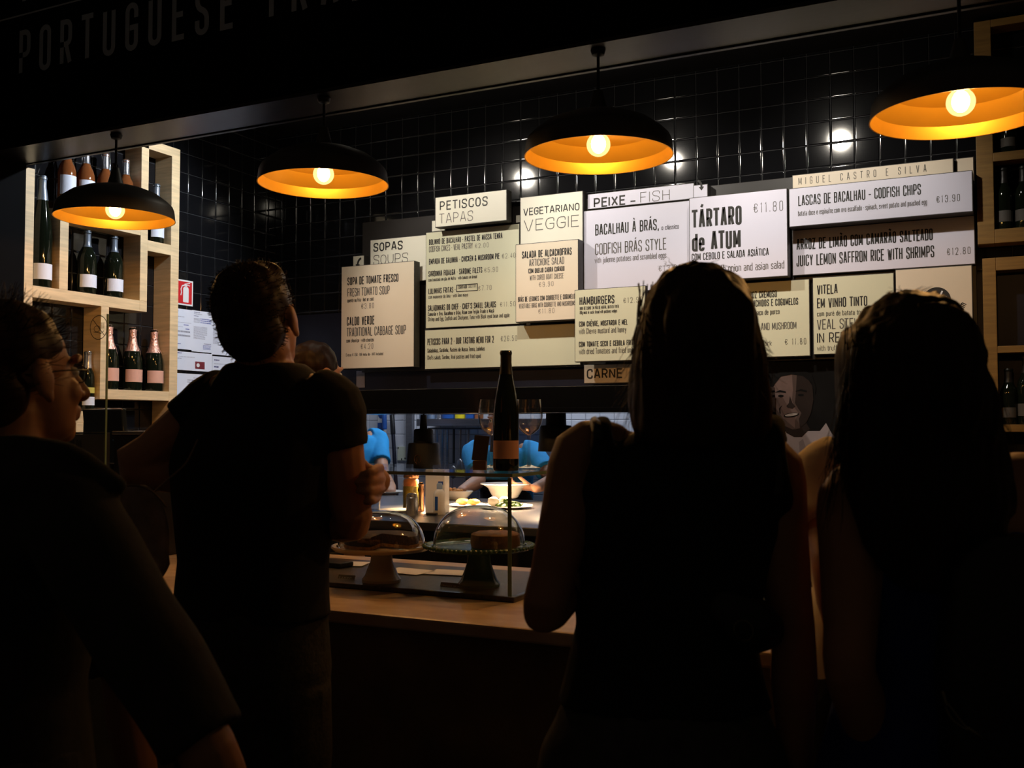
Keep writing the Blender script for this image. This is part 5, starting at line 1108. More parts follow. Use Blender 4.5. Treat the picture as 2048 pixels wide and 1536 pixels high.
def head_shapes(bm, c, f, u, s, ears=True):
    f = f.normalized(); u = (u - f * u.dot(f)).normalized(); r = f.cross(u)
    q = lambda a, b, d: c + (r * a + f * b + u * d) * s
    E_ = lambda a, b, d, x, y, z, seg=20: ellipsoid(bm, q(a, b, d), x * s, y * s, z * s, r, f, u, seg)
    E_(0, -.018, .028, .078, .098, .092, 24); E_(0, .03, -.035, .063, .064, .088, 24)
    E_(0, .042, -.085, .05, .045, .034); E_(0, .07, -.103, .024, .022, .018)
    tube(bm, [q(0, .09, .012), q(0, .106, -.015), q(0, .117, -.036)], [.010 * s, .0115 * s, .0155 * s], 10)
    for k in (-1, 1):
        E_(k * .017, .1, -.038, .009, .011, .008, 10)
        tube(bm, [q(k * .012, .094, .022), q(k * .034, .09, .026), q(k * .055, .07, .018)], [.008 * s, .0085 * s, .006 * s], 8)
        E_(k * .038, .06, -.034, .026, .024, .026, 14)
        if ears:
            E_(k * .08, -.012, -.012, .009, .02, .032, 14); E_(k * .084, -.02, .0, .007, .016, .022, 10); E_(k * .079, -.004, -.04, .008, .009, .012, 10)
    tube(bm, [q(-.022, .09, -.066), q(0, .101, -.062), q(.022, .09, -.066)], [.005 * s, .0085 * s, .005 * s], 8)
    tube(bm, [q(-.02, .088, -.074), q(0, .098, -.077), q(.02, .088, -.074)], [.005 * s, .0085 * s, .005 * s], 8)
    return q, r

def hand_shapes(bm, w, d, n, side, curl=.5, s=1.0):
    """w wrist, d towards the fingers, n back of the hand, side +1 thumb to the right of d when seen from the back"""
    d = d.normalized(); n = (n - d * n.dot(d)).normalized(); t = d.cross(n) * side
    tube(bm, [w - d * .01 * s, w + d * .04 * s, w + d * .088 * s], [.028 * s, .038 * s, .037 * s], 14, True, 3, flat=(n, .42))
    for k, (o, L) in enumerate(((.027, .072), (.009, .08), (-.009, .075), (-.026, .06))):
        p0 = w + (d * .086 + t * o) * s; a = 0.0; p = p0; pts = [p0 - d * .02 * s, p0]; dd = d
        for seg, fr in enumerate((.46, .30, .24)):
            a += curl * (.75 if seg == 0 else 1.0)
            dd = d * math.cos(a) - n * math.sin(a); p = p + dd * L * fr * s; pts.append(p)
        tube(bm, pts, [.0098 * s, .0098 * s, .0088 * s, .0082 * s, .0072 * s], 8, True, 2)
    p0 = w + (d * .03 + t * .024 - n * .004) * s
    e = (d * .55 + t * .75 - n * .25).normalized(); e2 = (d * .85 + t * .4 - n * .35 * (1 + curl)).normalized()
    tube(bm, [p0 - e * .01 * s, p0 + e * .028 * s, p0 + e * .034 * s + e2 * .026 * s, p0 + e * .034 * s + e2 * .048 * s], [.014 * s, .0125 * s, .0105 * s, .0085 * s], 9, True, 2)

class Human:
    """joints J (world); all limbs are lofted, then fused into one skin"""
    def __init__(s, label, h, x, y, heading, build=1.0, group=None):
        s.h, s.b = h, build; s.label = label
        s.f = Vector((math.sin(heading), math.cos(heading), 0)); s.r = Vector((s.f.y, -s.f.x, 0))
        o = Vector((x, y, 0)); s.o = o; r, f = s.r, s.f
        g = lambda a, b, c: o + r * (a * h) + f * (b * h) + Z3 * (c * h)
        s.g = g
        s.J = dict(head=g(0, .012, .932), neck=g(0, -.008, .835), chest=g(0, 0, .73), waist=g(0, 0, .61), hip=g(0, 0, .515),
                   shL=g(-.105 * build, 0, .81), shR=g(.105 * build, 0, .81), elL=g(-.13, -.01, .63), elR=g(.13, -.01, .63), wrL=g(-.135, .03, .485), wrR=g(.135, .03, .485),
                   hipL=g(-.05, 0, .5), hipR=g(.05, 0, .5), knL=g(-.055, .01, .28), knR=g(.055, .01, .28), anL=g(-.055, -.01, .05), anR=g(.055, -.01, .05))
        s.hf, s.hu, s.hs = f.copy(), Z3.copy(), h * .131 / .235
        s.hand = dict(L=dict(d=None, n=None, curl=.4), R=dict(d=None, n=None, curl=.4))
        s.root = thing('person', label, 'person', o, group)
        s.waist_k = .82; s.hip_k = 1.0; s.chest_k = 1.0
    def torso(s, e=0.0, lo=0):
        h, b, J = s.h, s.b, s.J; hip, ch, nk, wa = J['hip'], J['chest'], J['neck'], J['waist']
        mid = lerp(J['shL'], J['shR'], .5); sw = (J['shL'] - J['shR']).length / 2
        secs = [(hip - Z3 * .045 * h, .088 * h * s.hip_k + e, .062 * h + e), (hip, .098 * h * s.hip_k + e, .068 * h + e), (wa, .092 * h * s.waist_k * b + e, .058 * h * b + e), (ch, .1 * h * b * s.chest_k + e, .07 * h * b + e),
                (lerp(ch, mid, .6), max(.1 * h * b, sw * .95) + e, .066 * h * b + e), (lerp(mid, nk, .2), sw * .93 + e, .052 * h * b + e), (lerp(mid, nk, .6), sw * .74 + e, .044 * h + e), (nk, .042 * h + e * .6, .038 * h + e * .6)]
        return secs[lo:]
    def axes(s):
        r = (s.J['shR'] - s.J['shL']); r.z = 0; r.normalize(); return r, Vector((-r.y, r.x, 0))
    def seat_legs(s):
        r, f = s.axes(); hip = s.J['hip']; h = s.h
        for k, q in (('L', -1), ('R', 1)):
            s.J['hip' + k] = hip + r * (.05 * h * q) - Z3 * .02 * h
            s.J['an' + k] = Vector((hip.x, hip.y, .05 * h)) + r * (.06 * h * q) - f * .01
            s.J['kn' + k] = lerp(s.J['hip' + k], s.J['an' + k], .5) + f * .012 * h
    def build(s, skin, voxel=.0065, ears=True, legs=True, armr=1.0, custom=None, smooth=2):
        s.seat_legs()
        J, h, b = s.J, s.h, s.b; bm = bmesh.new(); r, f = s.axes(); a_ = armr * h / 1.75
        s.q, s.hr = head_shapes(bm, J['head'], s.hf, s.hu, s.hs, ears)
        base = J['head'] - s.hf.normalized() * .02 * s.hs - s.hu * .06 * s.hs
        tube(bm, [J['neck'] - Z3 * .03, lerp(J['neck'], base, .55), base], [.062 * h / 1.75, .056 * h / 1.75, .058 * h / 1.75], 16)
        loft(bm, s.torso(), r, f)
        for k in 'LR':
            sh, el, wr = J['sh' + k], J['el' + k], J['wr' + k]
            tube(bm, [lerp(sh, J['neck'], .25), sh, lerp(sh, el, .35), lerp(sh, el, .75), el, lerp(el, wr, .3), lerp(el, wr, .75), wr],
                 [.05 * a_, .056 * a_, .05 * a_, .042 * a_, .039 * a_, .042 * a_, .032 * a_, .027 * a_], 14, True, 3)
            if custom and k in custom: custom[k](bm)
            else:
                d = s.hand[k]['d'] or (wr - el); n = s.hand[k]['n'] or (r * (1 if k == 'R' else -1))
                hand_shapes(bm, wr, Vector(d), Vector(n), 1 if k == 'L' else -1, s.hand[k]['curl'], h / 1.75)
            if legs:
                hp, kn, an = J['hip' + k], J['kn' + k], J['an' + k]
                tube(bm, [hp, lerp(hp, kn, .35), kn, lerp(kn, an, .3), an], [.082 * h / 1.75, .078 * h / 1.75, .054 * h / 1.75, .055 * h / 1.75, .036 * h / 1.75], 16, True, 3)
                tube(bm, [an, an + s.f * .06 - Z3 * .04 * h / 1.75, an + s.f * .15 - Z3 * .055 * h / 1.75], [.036, .035, .026], 12, True, 2)
        bm = remeshed(bm, voxel, smooth)
        s.body = link_mesh('body', bm, skin, s.root, True, ang=180); return s
    def eyes(s):
        for k in (-1, 1):
            bm = bmesh.new(); ellipsoid(bm, s.q(k * .032, .0755, .0), .0125 * s.hs, .0125 * s.hs, .0105 * s.hs, s.hr, s.hf.normalized(), s.hu, 12)
            ellipsoid(bm, s.q(k * .032, .085, .0), .0055 * s.hs, .004 * s.hs, .0055 * s.hs, s.hr, s.hf.normalized(), s.hu, 10, mi=1)
            link_mesh('eye', bm, None, s.root, True, mats=[M['eye'], M['ink']])
    def shirt(s, m, name='tshirt', sleeve=.62, e=.014, hem=None, sleeve_r=1.0, lo=0, voxel=.0075, extra=None, bump=.004, top_cut=None):
        J, h = s.J, s.h; bm = bmesh.new(); r, f = s.axes(); a_ = h / 1.75
        secs = s.torso(e, lo)
        if hem is not None:
            for i in range(len(secs) - 1):
                za, zb = secs[i][0].z, secs[i + 1][0].z
                if za <= hem <= zb:
                    t = (hem - za) / (zb - za); secs = [(lerp(secs[i][0], secs[i + 1][0], t), lerp(secs[i][1], secs[i + 1][1], t) + .004, lerp(secs[i][2], secs[i + 1][2], t) + .004)] + secs[i + 1:]; break
        loft(bm, secs, r, f)
        if sleeve:
            for k in 'LR':
                sh, el = J['sh' + k], J['el' + k]
                tube(bm, [lerp(sh, J['neck'], .3), sh, lerp(sh, el, sleeve * .5), lerp(sh, el, sleeve)], [(.056 * a_ + e * .7), (.064 * a_ + e * .6) * sleeve_r, (.06 * a_ + e * .5) * sleeve_r, (.056 * a_ + e * .6) * sleeve_r], 18, False, 3)
        if extra: extra(bm)
        bm = remeshed(bm, voxel, 2)
        if bump: bumpy(bm, bump, (11, 11, 7))
        return link_mesh(name, bm, m, s.root, True, ang=180)
    def trousers(s, m, name='trousers', e=.012, lo=.0, top=None):
        J, h = s.J, s.h; bm = bmesh.new(); r, f = s.axes(); a = h / 1.75
        hip, wa = J['hip'], J['waist']
        loft(bm, [(hip - Z3 * .05 * h, .092 * h * s.hip_k + e, .066 * h + e), (hip, .1 * h * s.hip_k + e, .071 * h + e), (lerp(hip, wa, .45 if top is None else top), .094 * h * s.hip_k * .97 + e, .064 * h + e)], r, f)
        for k in 'LR':
            hp, kn, an = J['hip' + k], J['kn' + k], J['an' + k]
            tube(bm, [hp, lerp(hp, kn, .35), kn, lerp(kn, an, .4), lerp(kn, an, .95)], [.086 * a + e, .083 * a + e, .062 * a + e, .06 * a + e, .052 * a + e], 16, False, 3)
        bm = remeshed(bm, .009, 2); bumpy(bm, .004, (14, 14, 9)); return link_mesh(name, bm, m, s.root, True, ang=180)
    def shoes(s, m):
        for k in 'LR':
            an = s.J['an' + k]; g0 = Vector((an.x, an.y, 0)); bm = bmesh.new(); a = s.h / 1.75
            tube(bm, [g0 - s.f * .05 + Z3 * .05, g0 + s.f * .05 + Z3 * .048, g0 + s.f * .16 + Z3 * .034], [.046 * a, .046 * a, .034 * a], 14, True, 3)
            for v in bm.verts: v.co.z = max(v.co.z, .002)
            link_mesh('shoe', bm, m, s.root, True)

def strands(bm, items, n=3):
    for pts, r in items:
        k = len(pts); tube(bm, pts, [r * (1 - .75 * i / (k - 1)) for i in range(k)], n, False, 3)

RH = random.Random(11)
def place(hm, px, py, d):
    q = P(px, py, d); hm.root.location = (q.x, q.y, 0); v = Vector((q.x, q.y, 0))
    for k in list(hm.J): hm.J[k] = hm.J[k] + v
    hm.o = v; return hm.J

def long_hair(hm, secs, R_, F_, items, m, voxel=.008, amp=.006, groove=(55, 55, 5)):
    bm = bmesh.new(); loft(bm, secs, R_, F_, 36, 2.1, 5)
    u = hm.hu; ellipsoid(bm, hm.q(0, -.026, .04), .092 * hm.hs, .118 * hm.hs, .098 * hm.hs, hm.hr, hm.hf.normalized(), (u - hm.hf.normalized() * u.dot(hm.hf.normalized())).normalized(), 26)
    bm = remeshed(bm, voxel, 3); bumpy(bm, amp, groove); bumpy(bm, amp * .5, (130, 130, 9))
    strands(bm, items); return link_mesh('hair', bm, m, hm.root, True, ang=180)

# --- dark haired man in black T-shirt, seen from behind, arms crossed
m = Human('person with short dark hair seen from behind, arms crossed, in black T-shirt and dark jeans', 1.83, 0, 0, 0.12, 1.04)
J = place(m, 500, 1260, 2.25)
J['head'] = P(518, 640, 2.22); J['neck'] = P(532, 728, 2.25)
J['shL'] = P(424, 812, 2.34); J['shR'] = P(664, 818, 2.2); J['elL'] = P(262, 936, 2.30); J['elR'] = P(704, 1045, 2.22)
J['wrL'] = P(668, 985, 2.42); J['wrR'] = P(520, 1010, 2.5); J['chest'] = P(512, 930, 2.26); J['waist'] = P(505, 1120, 2.26); J['hip'] = P(502, 1330, 2.26)
m.hf = (RT * .12 + FWD * .97 + Z3 * .14).normalized(); m.hu = (Z3 * .95 - RT * .17 - FWD * .2).normalized(); m.hs = .99
m.waist_k = .95; m.hip_k = .95
def grip(bm):  # left hand wrapped round the right upper arm from the front
    w = J['wrL']; a = P(752, 962, 2.33)
    tube(bm, [w, lerp(w, a, .55), a], [.028, .036, .034], 12, True, 3)
    for y0, x1, y1, x2, y2 in ((937, 764, 933, 724, 949), (957, 767, 956, 714, 964), (977, 766, 976, 718, 983), (995, 758, 997, 732, 1004)):
        tube(bm, [P(742, y0 + 4, 2.33), P(x1 - 4, y0, 2.28), P(x1 - 8, y1 + 2, 2.20), P((x1 + x2) / 2 - 2, (y1 + y2) / 2 + 2, 2.145), P(x2, y2, 2.143)], [.0115, .0100, .0098, .0092, .0078], 9, True, 3)
    tube(bm, [P(735, 940, 2.33), P(722, 925, 2.3), P(708, 915, 2.28)], [.014, .0125, .009], 9, True, 3)
m.build(M['skin'], .005, custom={'L': grip}, smooth=3, armr=1.04)
m.eyes()
m.shirt(M['blackcloth'], 'tshirt', .34, .012, hem=P(500, 1228, 2.26).z, sleeve_r=1.0)
m.trousers(M['denim'], 'jeans', top=.62); m.shoes(M['rubber'])
bm = bmesh.new(); q = m.q
f_, u_, r_ = m.hf, (m.hu - m.hf * m.hu.dot(m.hf)).normalized(), m.hr
ellipsoid(bm, q(0, -.026, .04), .085 * m.hs, .101 * m.hs, .09 * m.hs, r_, f_, u_, 24); ellipsoid(bm, q(0, -.055, -.018), .072 * m.hs, .066 * m.hs, .072 * m.hs, r_, f_, u_, 24); ellipsoid(bm, q(0, .015, .085), .07 * m.hs, .075 * m.hs, .044 * m.hs, r_, f_, u_, 20)
bm = remeshed(bm, .006, 2); bumpy(bm, .004, (38, 38, 38)); bm.normal_update()
vv = list(bm.verts); its = []
for i in range(1100):
    v = RH.choice(vv); nrm = v.normal.copy(); d = (nrm * .7 + Vector((RH.uniform(-.6, .6), RH.uniform(-.6, .6), RH.uniform(-.5, .5)))).normalized()
    its.append(([v.co - nrm * .003, v.co + nrm * .003 + d * .003, v.co + d * .009], .0010))
strands(bm, its); link_mesh('hair', bm, M['hair_brown'], m.root, True)

# grey canvas bag with a thin strap at the man's bent elbow
bc = P(270, 1040, 2.08)
bag = thing('shoulder_bag', 'dark grey rounded canvas bag with piped seam below the bent elbow', 'bag', (bc.x, bc.y, bc.z - .13))
bm = bmesh.new(); loft(bm, [(bc + Vector((0, 0, -.13)), .05, .03), (bc + Vector((0, 0, -.09)), .068, .04), (bc + Vector((0, 0, -.01)), .066, .04), (bc + Vector((0, 0, .045)), .05, .03), (bc + Vector((0, 0, .068)), .02, .014)], RT0, Vector((-RT0.y, RT0.x, 0)), 28, 2.4); bumpy(bm, .004, (25, 25, 25)); link_mesh('bag_body', bm, M['canvas'], bag, True)
bm = bmesh.new(); tube(bm, [P(216, 1003, 2.05), P(238, 977, 2.045), P(270, 971, 2.05), P(305, 983, 2.045), P(332, 1012, 2.05)], .003, 6, True, 4); link_mesh('piped_seam', bm, M['strap'], bag, True)
bm = bmesh.new(); tube(bm, [P(308, 984, 2.06), P(340, 955, 2.08), P(372, 926, 2.12), P(395, 880, 2.15)], .0022, 6, True, 4); link_mesh('thin_strap', bm, M['strap'], bag, True)

# --- woman with wavy dark hair in a black sleeveless top, seen from behind
w_ = Human('person with wavy shoulder length dark hair seen from behind, in a black sleeveless top', 1.70, 0, 0, -.42, .95)
J = place(w_, 1330, 1450, 1.66)
J['head'] = P(1388, 686, 1.64); J['neck'] = P(1375, 858, 1.66); J['shL'] = P(1163, 908, 1.66); J['shR'] = P(1546, 940, 1.64)
J['chest'] = P(1352, 1060, 1.67); J['waist'] = P(1330, 1250, 1.67); J['hip'] = P(1325, 1530, 1.67)
J['elL'] = P(1088, 1225, 1.62); J['wrL'] = P(1210, 1085, 1.88); J['elR'] = P(1586, 1270, 1.62); J['wrR'] = P(1592, 1560, 1.66)
w_.hf = (FWD * .95 + Z3 * .26 - RT * .05).normalized(); w_.hu = (Z3 - FWD * .25).normalized(); w_.hs = .97; w_.waist_k = .9; w_.hip_k = 1.1
w_.build(M['skin2'], .006, ears=False, armr=.92)
w_.eyes()
def tank_straps(bm):
    for x0, x1 in ((1205, 1250), (1545, 1520)):
        tube(bm, [P(x0 + 10, 1000, 1.60), P(x0, 900, 1.585), P(x0, 850, 1.64), P(x0 + 8, 880, 1.74)], [.026, .02, .018, .02], 10, True, 4)
w_.shirt(M['blackcloth'], 'sleeveless_top', 0, .011, hem=P(1325, 1402, 1.67).z, bump=.004, extra=tank_straps)
bm = bmesh.new(); r_, f_ = w_.axes(); hp = J['hip']
loft(bm, [(Vector((hp.x, hp.y, .46)), .27, .2), (hp - Z3 * .2, .23, .165), (hp, .205, .145), (lerp(hp, J['waist'], .3), .18, .13), (lerp(hp, J['waist'], .5), .155, .115)], r_, f_, 36, 2.1); bm = remeshed(bm, .01, 2)
for v in bm.verts:
    a = math.atan2((v.co - hp).dot(f_), (v.co - hp).dot(r_)); k = max(0, min(1, (hp.z + .1 - v.co.z) / .4)); d = Vector((v.co.x - hp.x, v.co.y - hp.y, 0)); v.co += d.normalized() * (.012 * k * math.sin(a * 14 + 2 * math.sin(a * 3)))
link_mesh('skirt', bm, M['skirt'], w_.root, True, ang=180); w_.shoes(M['rubber'])
bm = bmesh.new(); tube(bm, [P(1198, 872, 1.575), P(1192, 851, 1.60), P(1190, 843, 1.66)], .009, 8, True, 3, flat=(FWD, .4)); link_mesh('shoulder_strap', bm, M['leather'], w_.root, True)
bm = bmesh.new(); tube(bm, [P(1556, 985, 1.555), P(1562, 930, 1.56), P(1553, 893, 1.585), P(1535, 872, 1.64)], .007, 8, True, 4, flat=(FWD, .4)); link_mesh('shoulder_strap', bm, M['leather'], w_.root, True)
its = []
def wav(px, py, px2, py2, d, r, wob):
    pts = []
    n = 7; ph = RH.uniform(0, 6)
    for i in range(n):
        t = i / (n - 1); pts.append(P(px + (px2 - px) * t + wob * math.sin(t * 7 + ph) * (.3 + t), py + (py2 - py) * t, d + .02 * math.sin(ph + t * 4)))
    return (pts, r)
for i in range(70):  # left fringe of strands
    t = RH.random(); its.append(wav(1275 + RH.uniform(0, 60), 560 + 120 * t, 1250 + RH.uniform(-22, 60), 740 + 160 * RH.random(), 1.62 + RH.uniform(-.05, .05), .0011, 7))
for i in range(70):
    t = RH.random(); its.append(wav(1490 + RH.uniform(-30, 18), 590 + 120 * t, 1520 + RH.uniform(-30, 46), 720 + 190 * RH.random(), 1.62 + RH.uniform(-.05, .05), .0011, 8))
for i in range(26): its.append(wav(1500 + RH.uniform(-20, 8), 640 + RH.uniform(-20, 30), 1525 + RH.uniform(-5, 28), 690 + RH.uniform(-10, 30), 1.62, .0009, 5))
for i in range(30): its.append(wav(1345 + RH.uniform(-10, 80), 545 + RH.uniform(-6, 20), 1302 + RH.uniform(-14, 60), 610 + RH.uniform(-20, 60), 1.6, .0006, 4))
for i in range(18):
    x = 1330 + RH.uniform(0, 120); its.append(wav(x, 530, x + RH.uniform(-50, 50), 523 + RH.uniform(-12, 20), 1.62, .0008, 3))
for i in range(160): 
    x = RH.uniform(1275, 1520); its.append(wav(x * .6 + 1392 * .4, 560 + RH.uniform(0, 60), x, 800 + RH.uniform(0, 110), 1.535 + RH.uniform(-.008, .01) + abs(x - 1395) / 1300, .0013, 9))
hs = lambda x, y, rx, ry, d=1.625: (P(x, y, d), rx * 1.63 / F_PX, ry)
long_hair(w_, [hs(1400, 915, 40, .03, 1.6), hs(1402, 880, 132, .06, 1.6), hs(1398, 800, 140, .1), hs(1395, 720, 130, .118), hs(1393, 650, 116, .118), hs(1392, 592, 92, .09), hs(1392, 560, 50, .05)], RT0, Vector((-RT0.y, RT0.x, 0)), its, M['hair_brown'])

bk = P(1500, 1245, 1.55)
wb = thing('waist_bag', 'small black leather bag with metal buckle at the hip of the woman in black', 'bag', (bk.x, bk.y, bk.z - .07))
bm = bmesh.new(); tube(bm, [P(1455, 1215, 1.56), P(1500, 1250, 1.555), P(1535, 1262, 1.60)], [.03, .045, .03], 16, True, 4, flat=(FWD, .5)); link_mesh('bag_body', bm, M['leather'], wb, True)
bm = bmesh.new(); pts = [P(1487 + 19 * math.cos(a) * (1 if True else 1) + 3 * math.sin(a), 1261 + 21 * math.sin(a), 1.522) for a in [k * PI / 8 for k in range(17)]]; tube(bm, pts, .001, 6, False, 1); link_mesh('buckle', bm, M['chrome'], wb, True)

# --- woman with very long straight dark hair in a navy dress
g = Human('person with very long straight dark hair seen from behind, in a navy dress', 1.66, 0, 0, -.15, .95)
J = place(g, 1860, 1450, 1.56)
J['head'] = P(1803, 754, 1.55); J['neck'] = P(1850, 905, 1.56); J['shL'] = P(1704, 1002, 1.56); J['shR'] = P(2080, 985, 1.56)
J['chest'] = P(1890, 1120, 1.58); J['waist'] = P(1890, 1330, 1.58); J['hip'] = P(1890, 1600, 1.58)
J['elL'] = P(1700, 1345, 1.50); J['wrL'] = P(1800, 1610, 1.60); J['elR'] = P(2110, 1330, 1.54); J['wrR'] = P(2110, 1640, 1.56)
g.hf = (FWD * .93 - RT * .22 + Z3 * .2).normalized(); g.hu = (Z3 - FWD * .18).normalized(); g.hs = .97; g.waist_k = .92; g.hip_k = 1.1
g.build(M['skin2'], .006, ears=False, armr=1.0); g.eyes()
bm = bmesh.new(); r_, f_ = g.axes(); hp = J['hip']
loft(bm, [(Vector((hp.x, hp.y, .5)), .26, .2), (hp - Z3 * .15, .235, .17), (hp, .205, .15), (lerp(hp, J['waist'], .5), .178, .13), (J['waist'], .155, .115), (lerp(J['waist'], J['chest'], .6), .16, .118), (J['chest'] + Z3 * .05, .158, .118), (J['chest'] + Z3 * .085, .13, .095)], r_, f_, 36, 2.2); bm = remeshed(bm, .01, 2)
bumpy(bm, .008, (22, 22, 4)); link_mesh('dress', bm, M['navycloth'], g.root, True, ang=180); g.shoes(M['rubber'])
its = []
for i in range(90): 
    x = RH.uniform(-1, 1); its.append(wav(1690 + RH.uniform(0, 60), 640 + RH.uniform(0, 120), 1655 + RH.uniform(-8, 70), 880 + RH.uniform(0, 150), 1.52 + RH.uniform(-.03, .05), .0011, 5))
for i in range(36): its.append(wav(1690 + RH.uniform(-6, 10), 760 + RH.uniform(0, 60), 1640 + RH.uniform(-3, 45), 940 + RH.uniform(0, 130), 1.5, .0011, 4))
for i in range(70): its.append(wav(1930 + RH.uniform(-30, 16), 640 + RH.uniform(0, 120), 1985 + RH.uniform(-40, 50), 830 + RH.uniform(0, 160), 1.54 + RH.uniform(-.03, .04), .0011, 5))
for i in range(170):
    x = RH.uniform(1690, 2000); its.append(wav(x * .55 + 1825 * .45, 600 + RH.uniform(0, 60), x, 1000 + RH.uniform(0, 130), 1.462 + RH.uniform(-.006, .01) + abs(x - 1840) / 1500, .0013, 5))
for i in range(14):
    x = 1770 + RH.uniform(0, 90); its.append(wav(x, 585, x + RH.uniform(-50, 50), 574 + RH.uniform(-4, 16), 1.54, .0008, 2))
hs = lambda x, y, rx, ry, d=1.54: (P(x, y, d), rx * 1.55 / F_PX, ry)
long_hair(g, [hs(1870, 1180, 60, .025, 1.485), hs(1870, 1110, 125, .04, 1.49), hs(1862, 1000, 165, .06, 1.5), hs(1846, 900, 163, .08, 1.52), hs(1832, 800, 147, .115, 1.53), hs(1810, 712, 126, .12, 1.53), hs(1802, 662, 104, .112, 1.53), hs(1803, 624, 62, .06), hs(1803, 606, 28, .03)], RT0, Vector((-RT0.y, RT0.x, 0)), its, M['hair_black'])
bk = P(2020, 1330, 1.43)
bp = thing('backpack', 'black backpack with a metal strap hook on the back of the long haired woman', 'bag', (bk.x, bk.y, bk.z - .2))
bm = bmesh.new(); loft(bm, [(bk - Z3 * .22, .07, .03), (bk - Z3 * .17, .095, .045), (bk, .1, .05), (bk + Z3 * .13, .085, .04), (bk + Z3 * .18, .04, .02)], RT0, Vector((-RT0.y, RT0.x, 0)), 30, 3); bumpy(bm, .004, (20, 20, 20)); link_mesh('bag_body', bm, M['leather'], bp, True)
bm = bmesh.new(); tube(bm, [P(1888, 1408, 1.382), P(1905, 1440, 1.38), P(1940, 1462, 1.38), P(1925, 1446, 1.38), P(1896, 1408, 1.382)], .0016, 6, True, 3); tube(bm, [P(1885, 1385, 1.382), P(1892, 1410, 1.38)], .003, 6, True, 2); tube(bm, [P(1935, 1458, 1.38), P(1965, 1478, 1.385)], .004, 6, True, 2); link_mesh('strap_hook', bm, M['chrome'], bp, True)

# --- man in glasses, in profile at the left, grey polo shirt
L = Human('person with glasses in profile wearing a charcoal polo shirt, standing closest to the bottle shelves', 1.69, 0, 0, 1.0, 1.04)
J = place(L, 20, 1400, 1.68)
J['head'] = P(40, 752, 1.75); J['neck'] = P(12, 905, 1.72); J['shR'] = P(152, 1052, 1.48); J['shL'] = P(20, 985, 1.86); J['elR'] = P(415, 1500, 1.40); J['wrR'] = P(535, 1880, 1.52)
J['elL'] = P(240, 1330, 1.95); J['wrL'] = P(300, 1680, 1.95); J['chest'] = P(30, 1150, 1.68); J['waist'] = P(20, 1360, 1.68); J['hip'] = P(10, 1560, 1.68)
L.hf = (RT * .50 + FWD * .86 + Z3 * .05).normalized(); L.hu = (Z3 - RT * .06).normalized(); L.hs = 1.02
L.build(M['skin2'], .005, armr=1.05, smooth=4); L.eyes()
def collar(bm):
    tube(bm, [P(-80, 905, 1.62), P(30, 898, 1.56), P(140, 922, 1.50), P(236, 972, 1.49)], [.024, .026, .022, .014], 12, True, 4)
    tube(bm, [P(-60, 940, 1.55), P(60, 968, 1.49), P(170, 1000, 1.47)], [.035, .04, .03], 12, True, 4)
L.shirt(M['greycloth'], 'polo_shirt', .97, .016, bump=.007, extra=collar)
L.trousers(M['denim']); L.shoes(M['rubber'])
bm = bmesh.new(); q = L.q; f_, u_, r_ = L.hf, (L.hu - L.hf * L.hu.dot(L.hf)).normalized(), L.hr
ellipsoid(bm, q(0, -.03, .045), .086 * L.hs, .1 * L.hs, .085 * L.hs, r_, f_, u_, 24); ellipsoid(bm, q(0, -.062, -.02), .075 * L.hs, .062 * L.hs, .075 * L.hs, r_, f_, u_, 24)
bm = remeshed(bm, .006, 2); bumpy(bm, .005, (30, 30, 30)); bm.normal_update(); vv = list(bm.verts); its = []
for i in range(700):
    v = RH.choice(vv); nrm = v.normal.copy()
    if (v.co - J['head']).dot(f_) > .01 and (v.co - J['head']).dot(u_) < .04: continue
    if (v.co - J['head']).dot(u_) < -.05: continue
    d = (nrm * .3 + f_ * .5 + u_ * .25 + Vector((RH.uniform(-.5, .5), RH.uniform(-.5, .5), RH.uniform(-.3, .3)))).normalized()
    its.append(([v.co - nrm * .004, v.co + nrm * .006 + d * .008, v.co + nrm * .008 + d * .026], .001))
strands(bm, its); link_mesh('hair', bm, M['hair_brown'], L.root, True)
bm = bmesh.new()
for k in (-1, 1):
    tube(bm, [q(k * .031 + .021 * math.cos(a), .094 - .004 * abs(math.cos(a)), -.003 + .015 * math.sin(a)) for a in [i * PI / 8 for i in range(17)]], .0014, 6, False, 1)
    tube(bm, [q(k * .053, .094, .002), q(k * .075, .06, .002), q(k * .084, .0, .0), q(k * .082, -.02, -.015)], .0014, 6, True, 3)
tube(bm, [q(-.01, .104, .002), q(.01, .104, .002)], .0013, 6, True, 2)
link_mesh('eyeglasses', bm, M['plastic'], L.root, True)

# --- customer in a cream T-shirt, mostly hidden behind the long haired woman
c_ = Human('person in a cream T-shirt at the counter, mostly hidden behind the long haired woman', 1.68, 0, 0, -.2, 1.0)
J = place(c_, 1790, 1200, 1.82)
J['head'] = P(1800, 745, 1.82); J['neck'] = P(1795, 872, 1.82); J['shL'] = P(1655, 962, 1.82); J['shR'] = P(1915, 955, 1.82)
J['chest'] = P(1790, 1050, 1.83); J['waist'] = P(1790, 1180, 1.83); J['hip'] = P(1790, 1380, 1.83); J['elL'] = P(1668, 1140, 1.70); J['wrL'] = P(1700, 1330, 1.75); J['elR'] = P(1935, 1150, 1.79); J['wrR'] = P(1930, 1320, 1.79)
c_.hf = FWD.copy(); c_.build(M['skin'], .008, armr=.95); c_.eyes(); c_.shirt(M['creamcloth'], 'tshirt', .55, .016, bump=.006); c_.trousers(M['denim']); c_.shoes(M['rubber'])
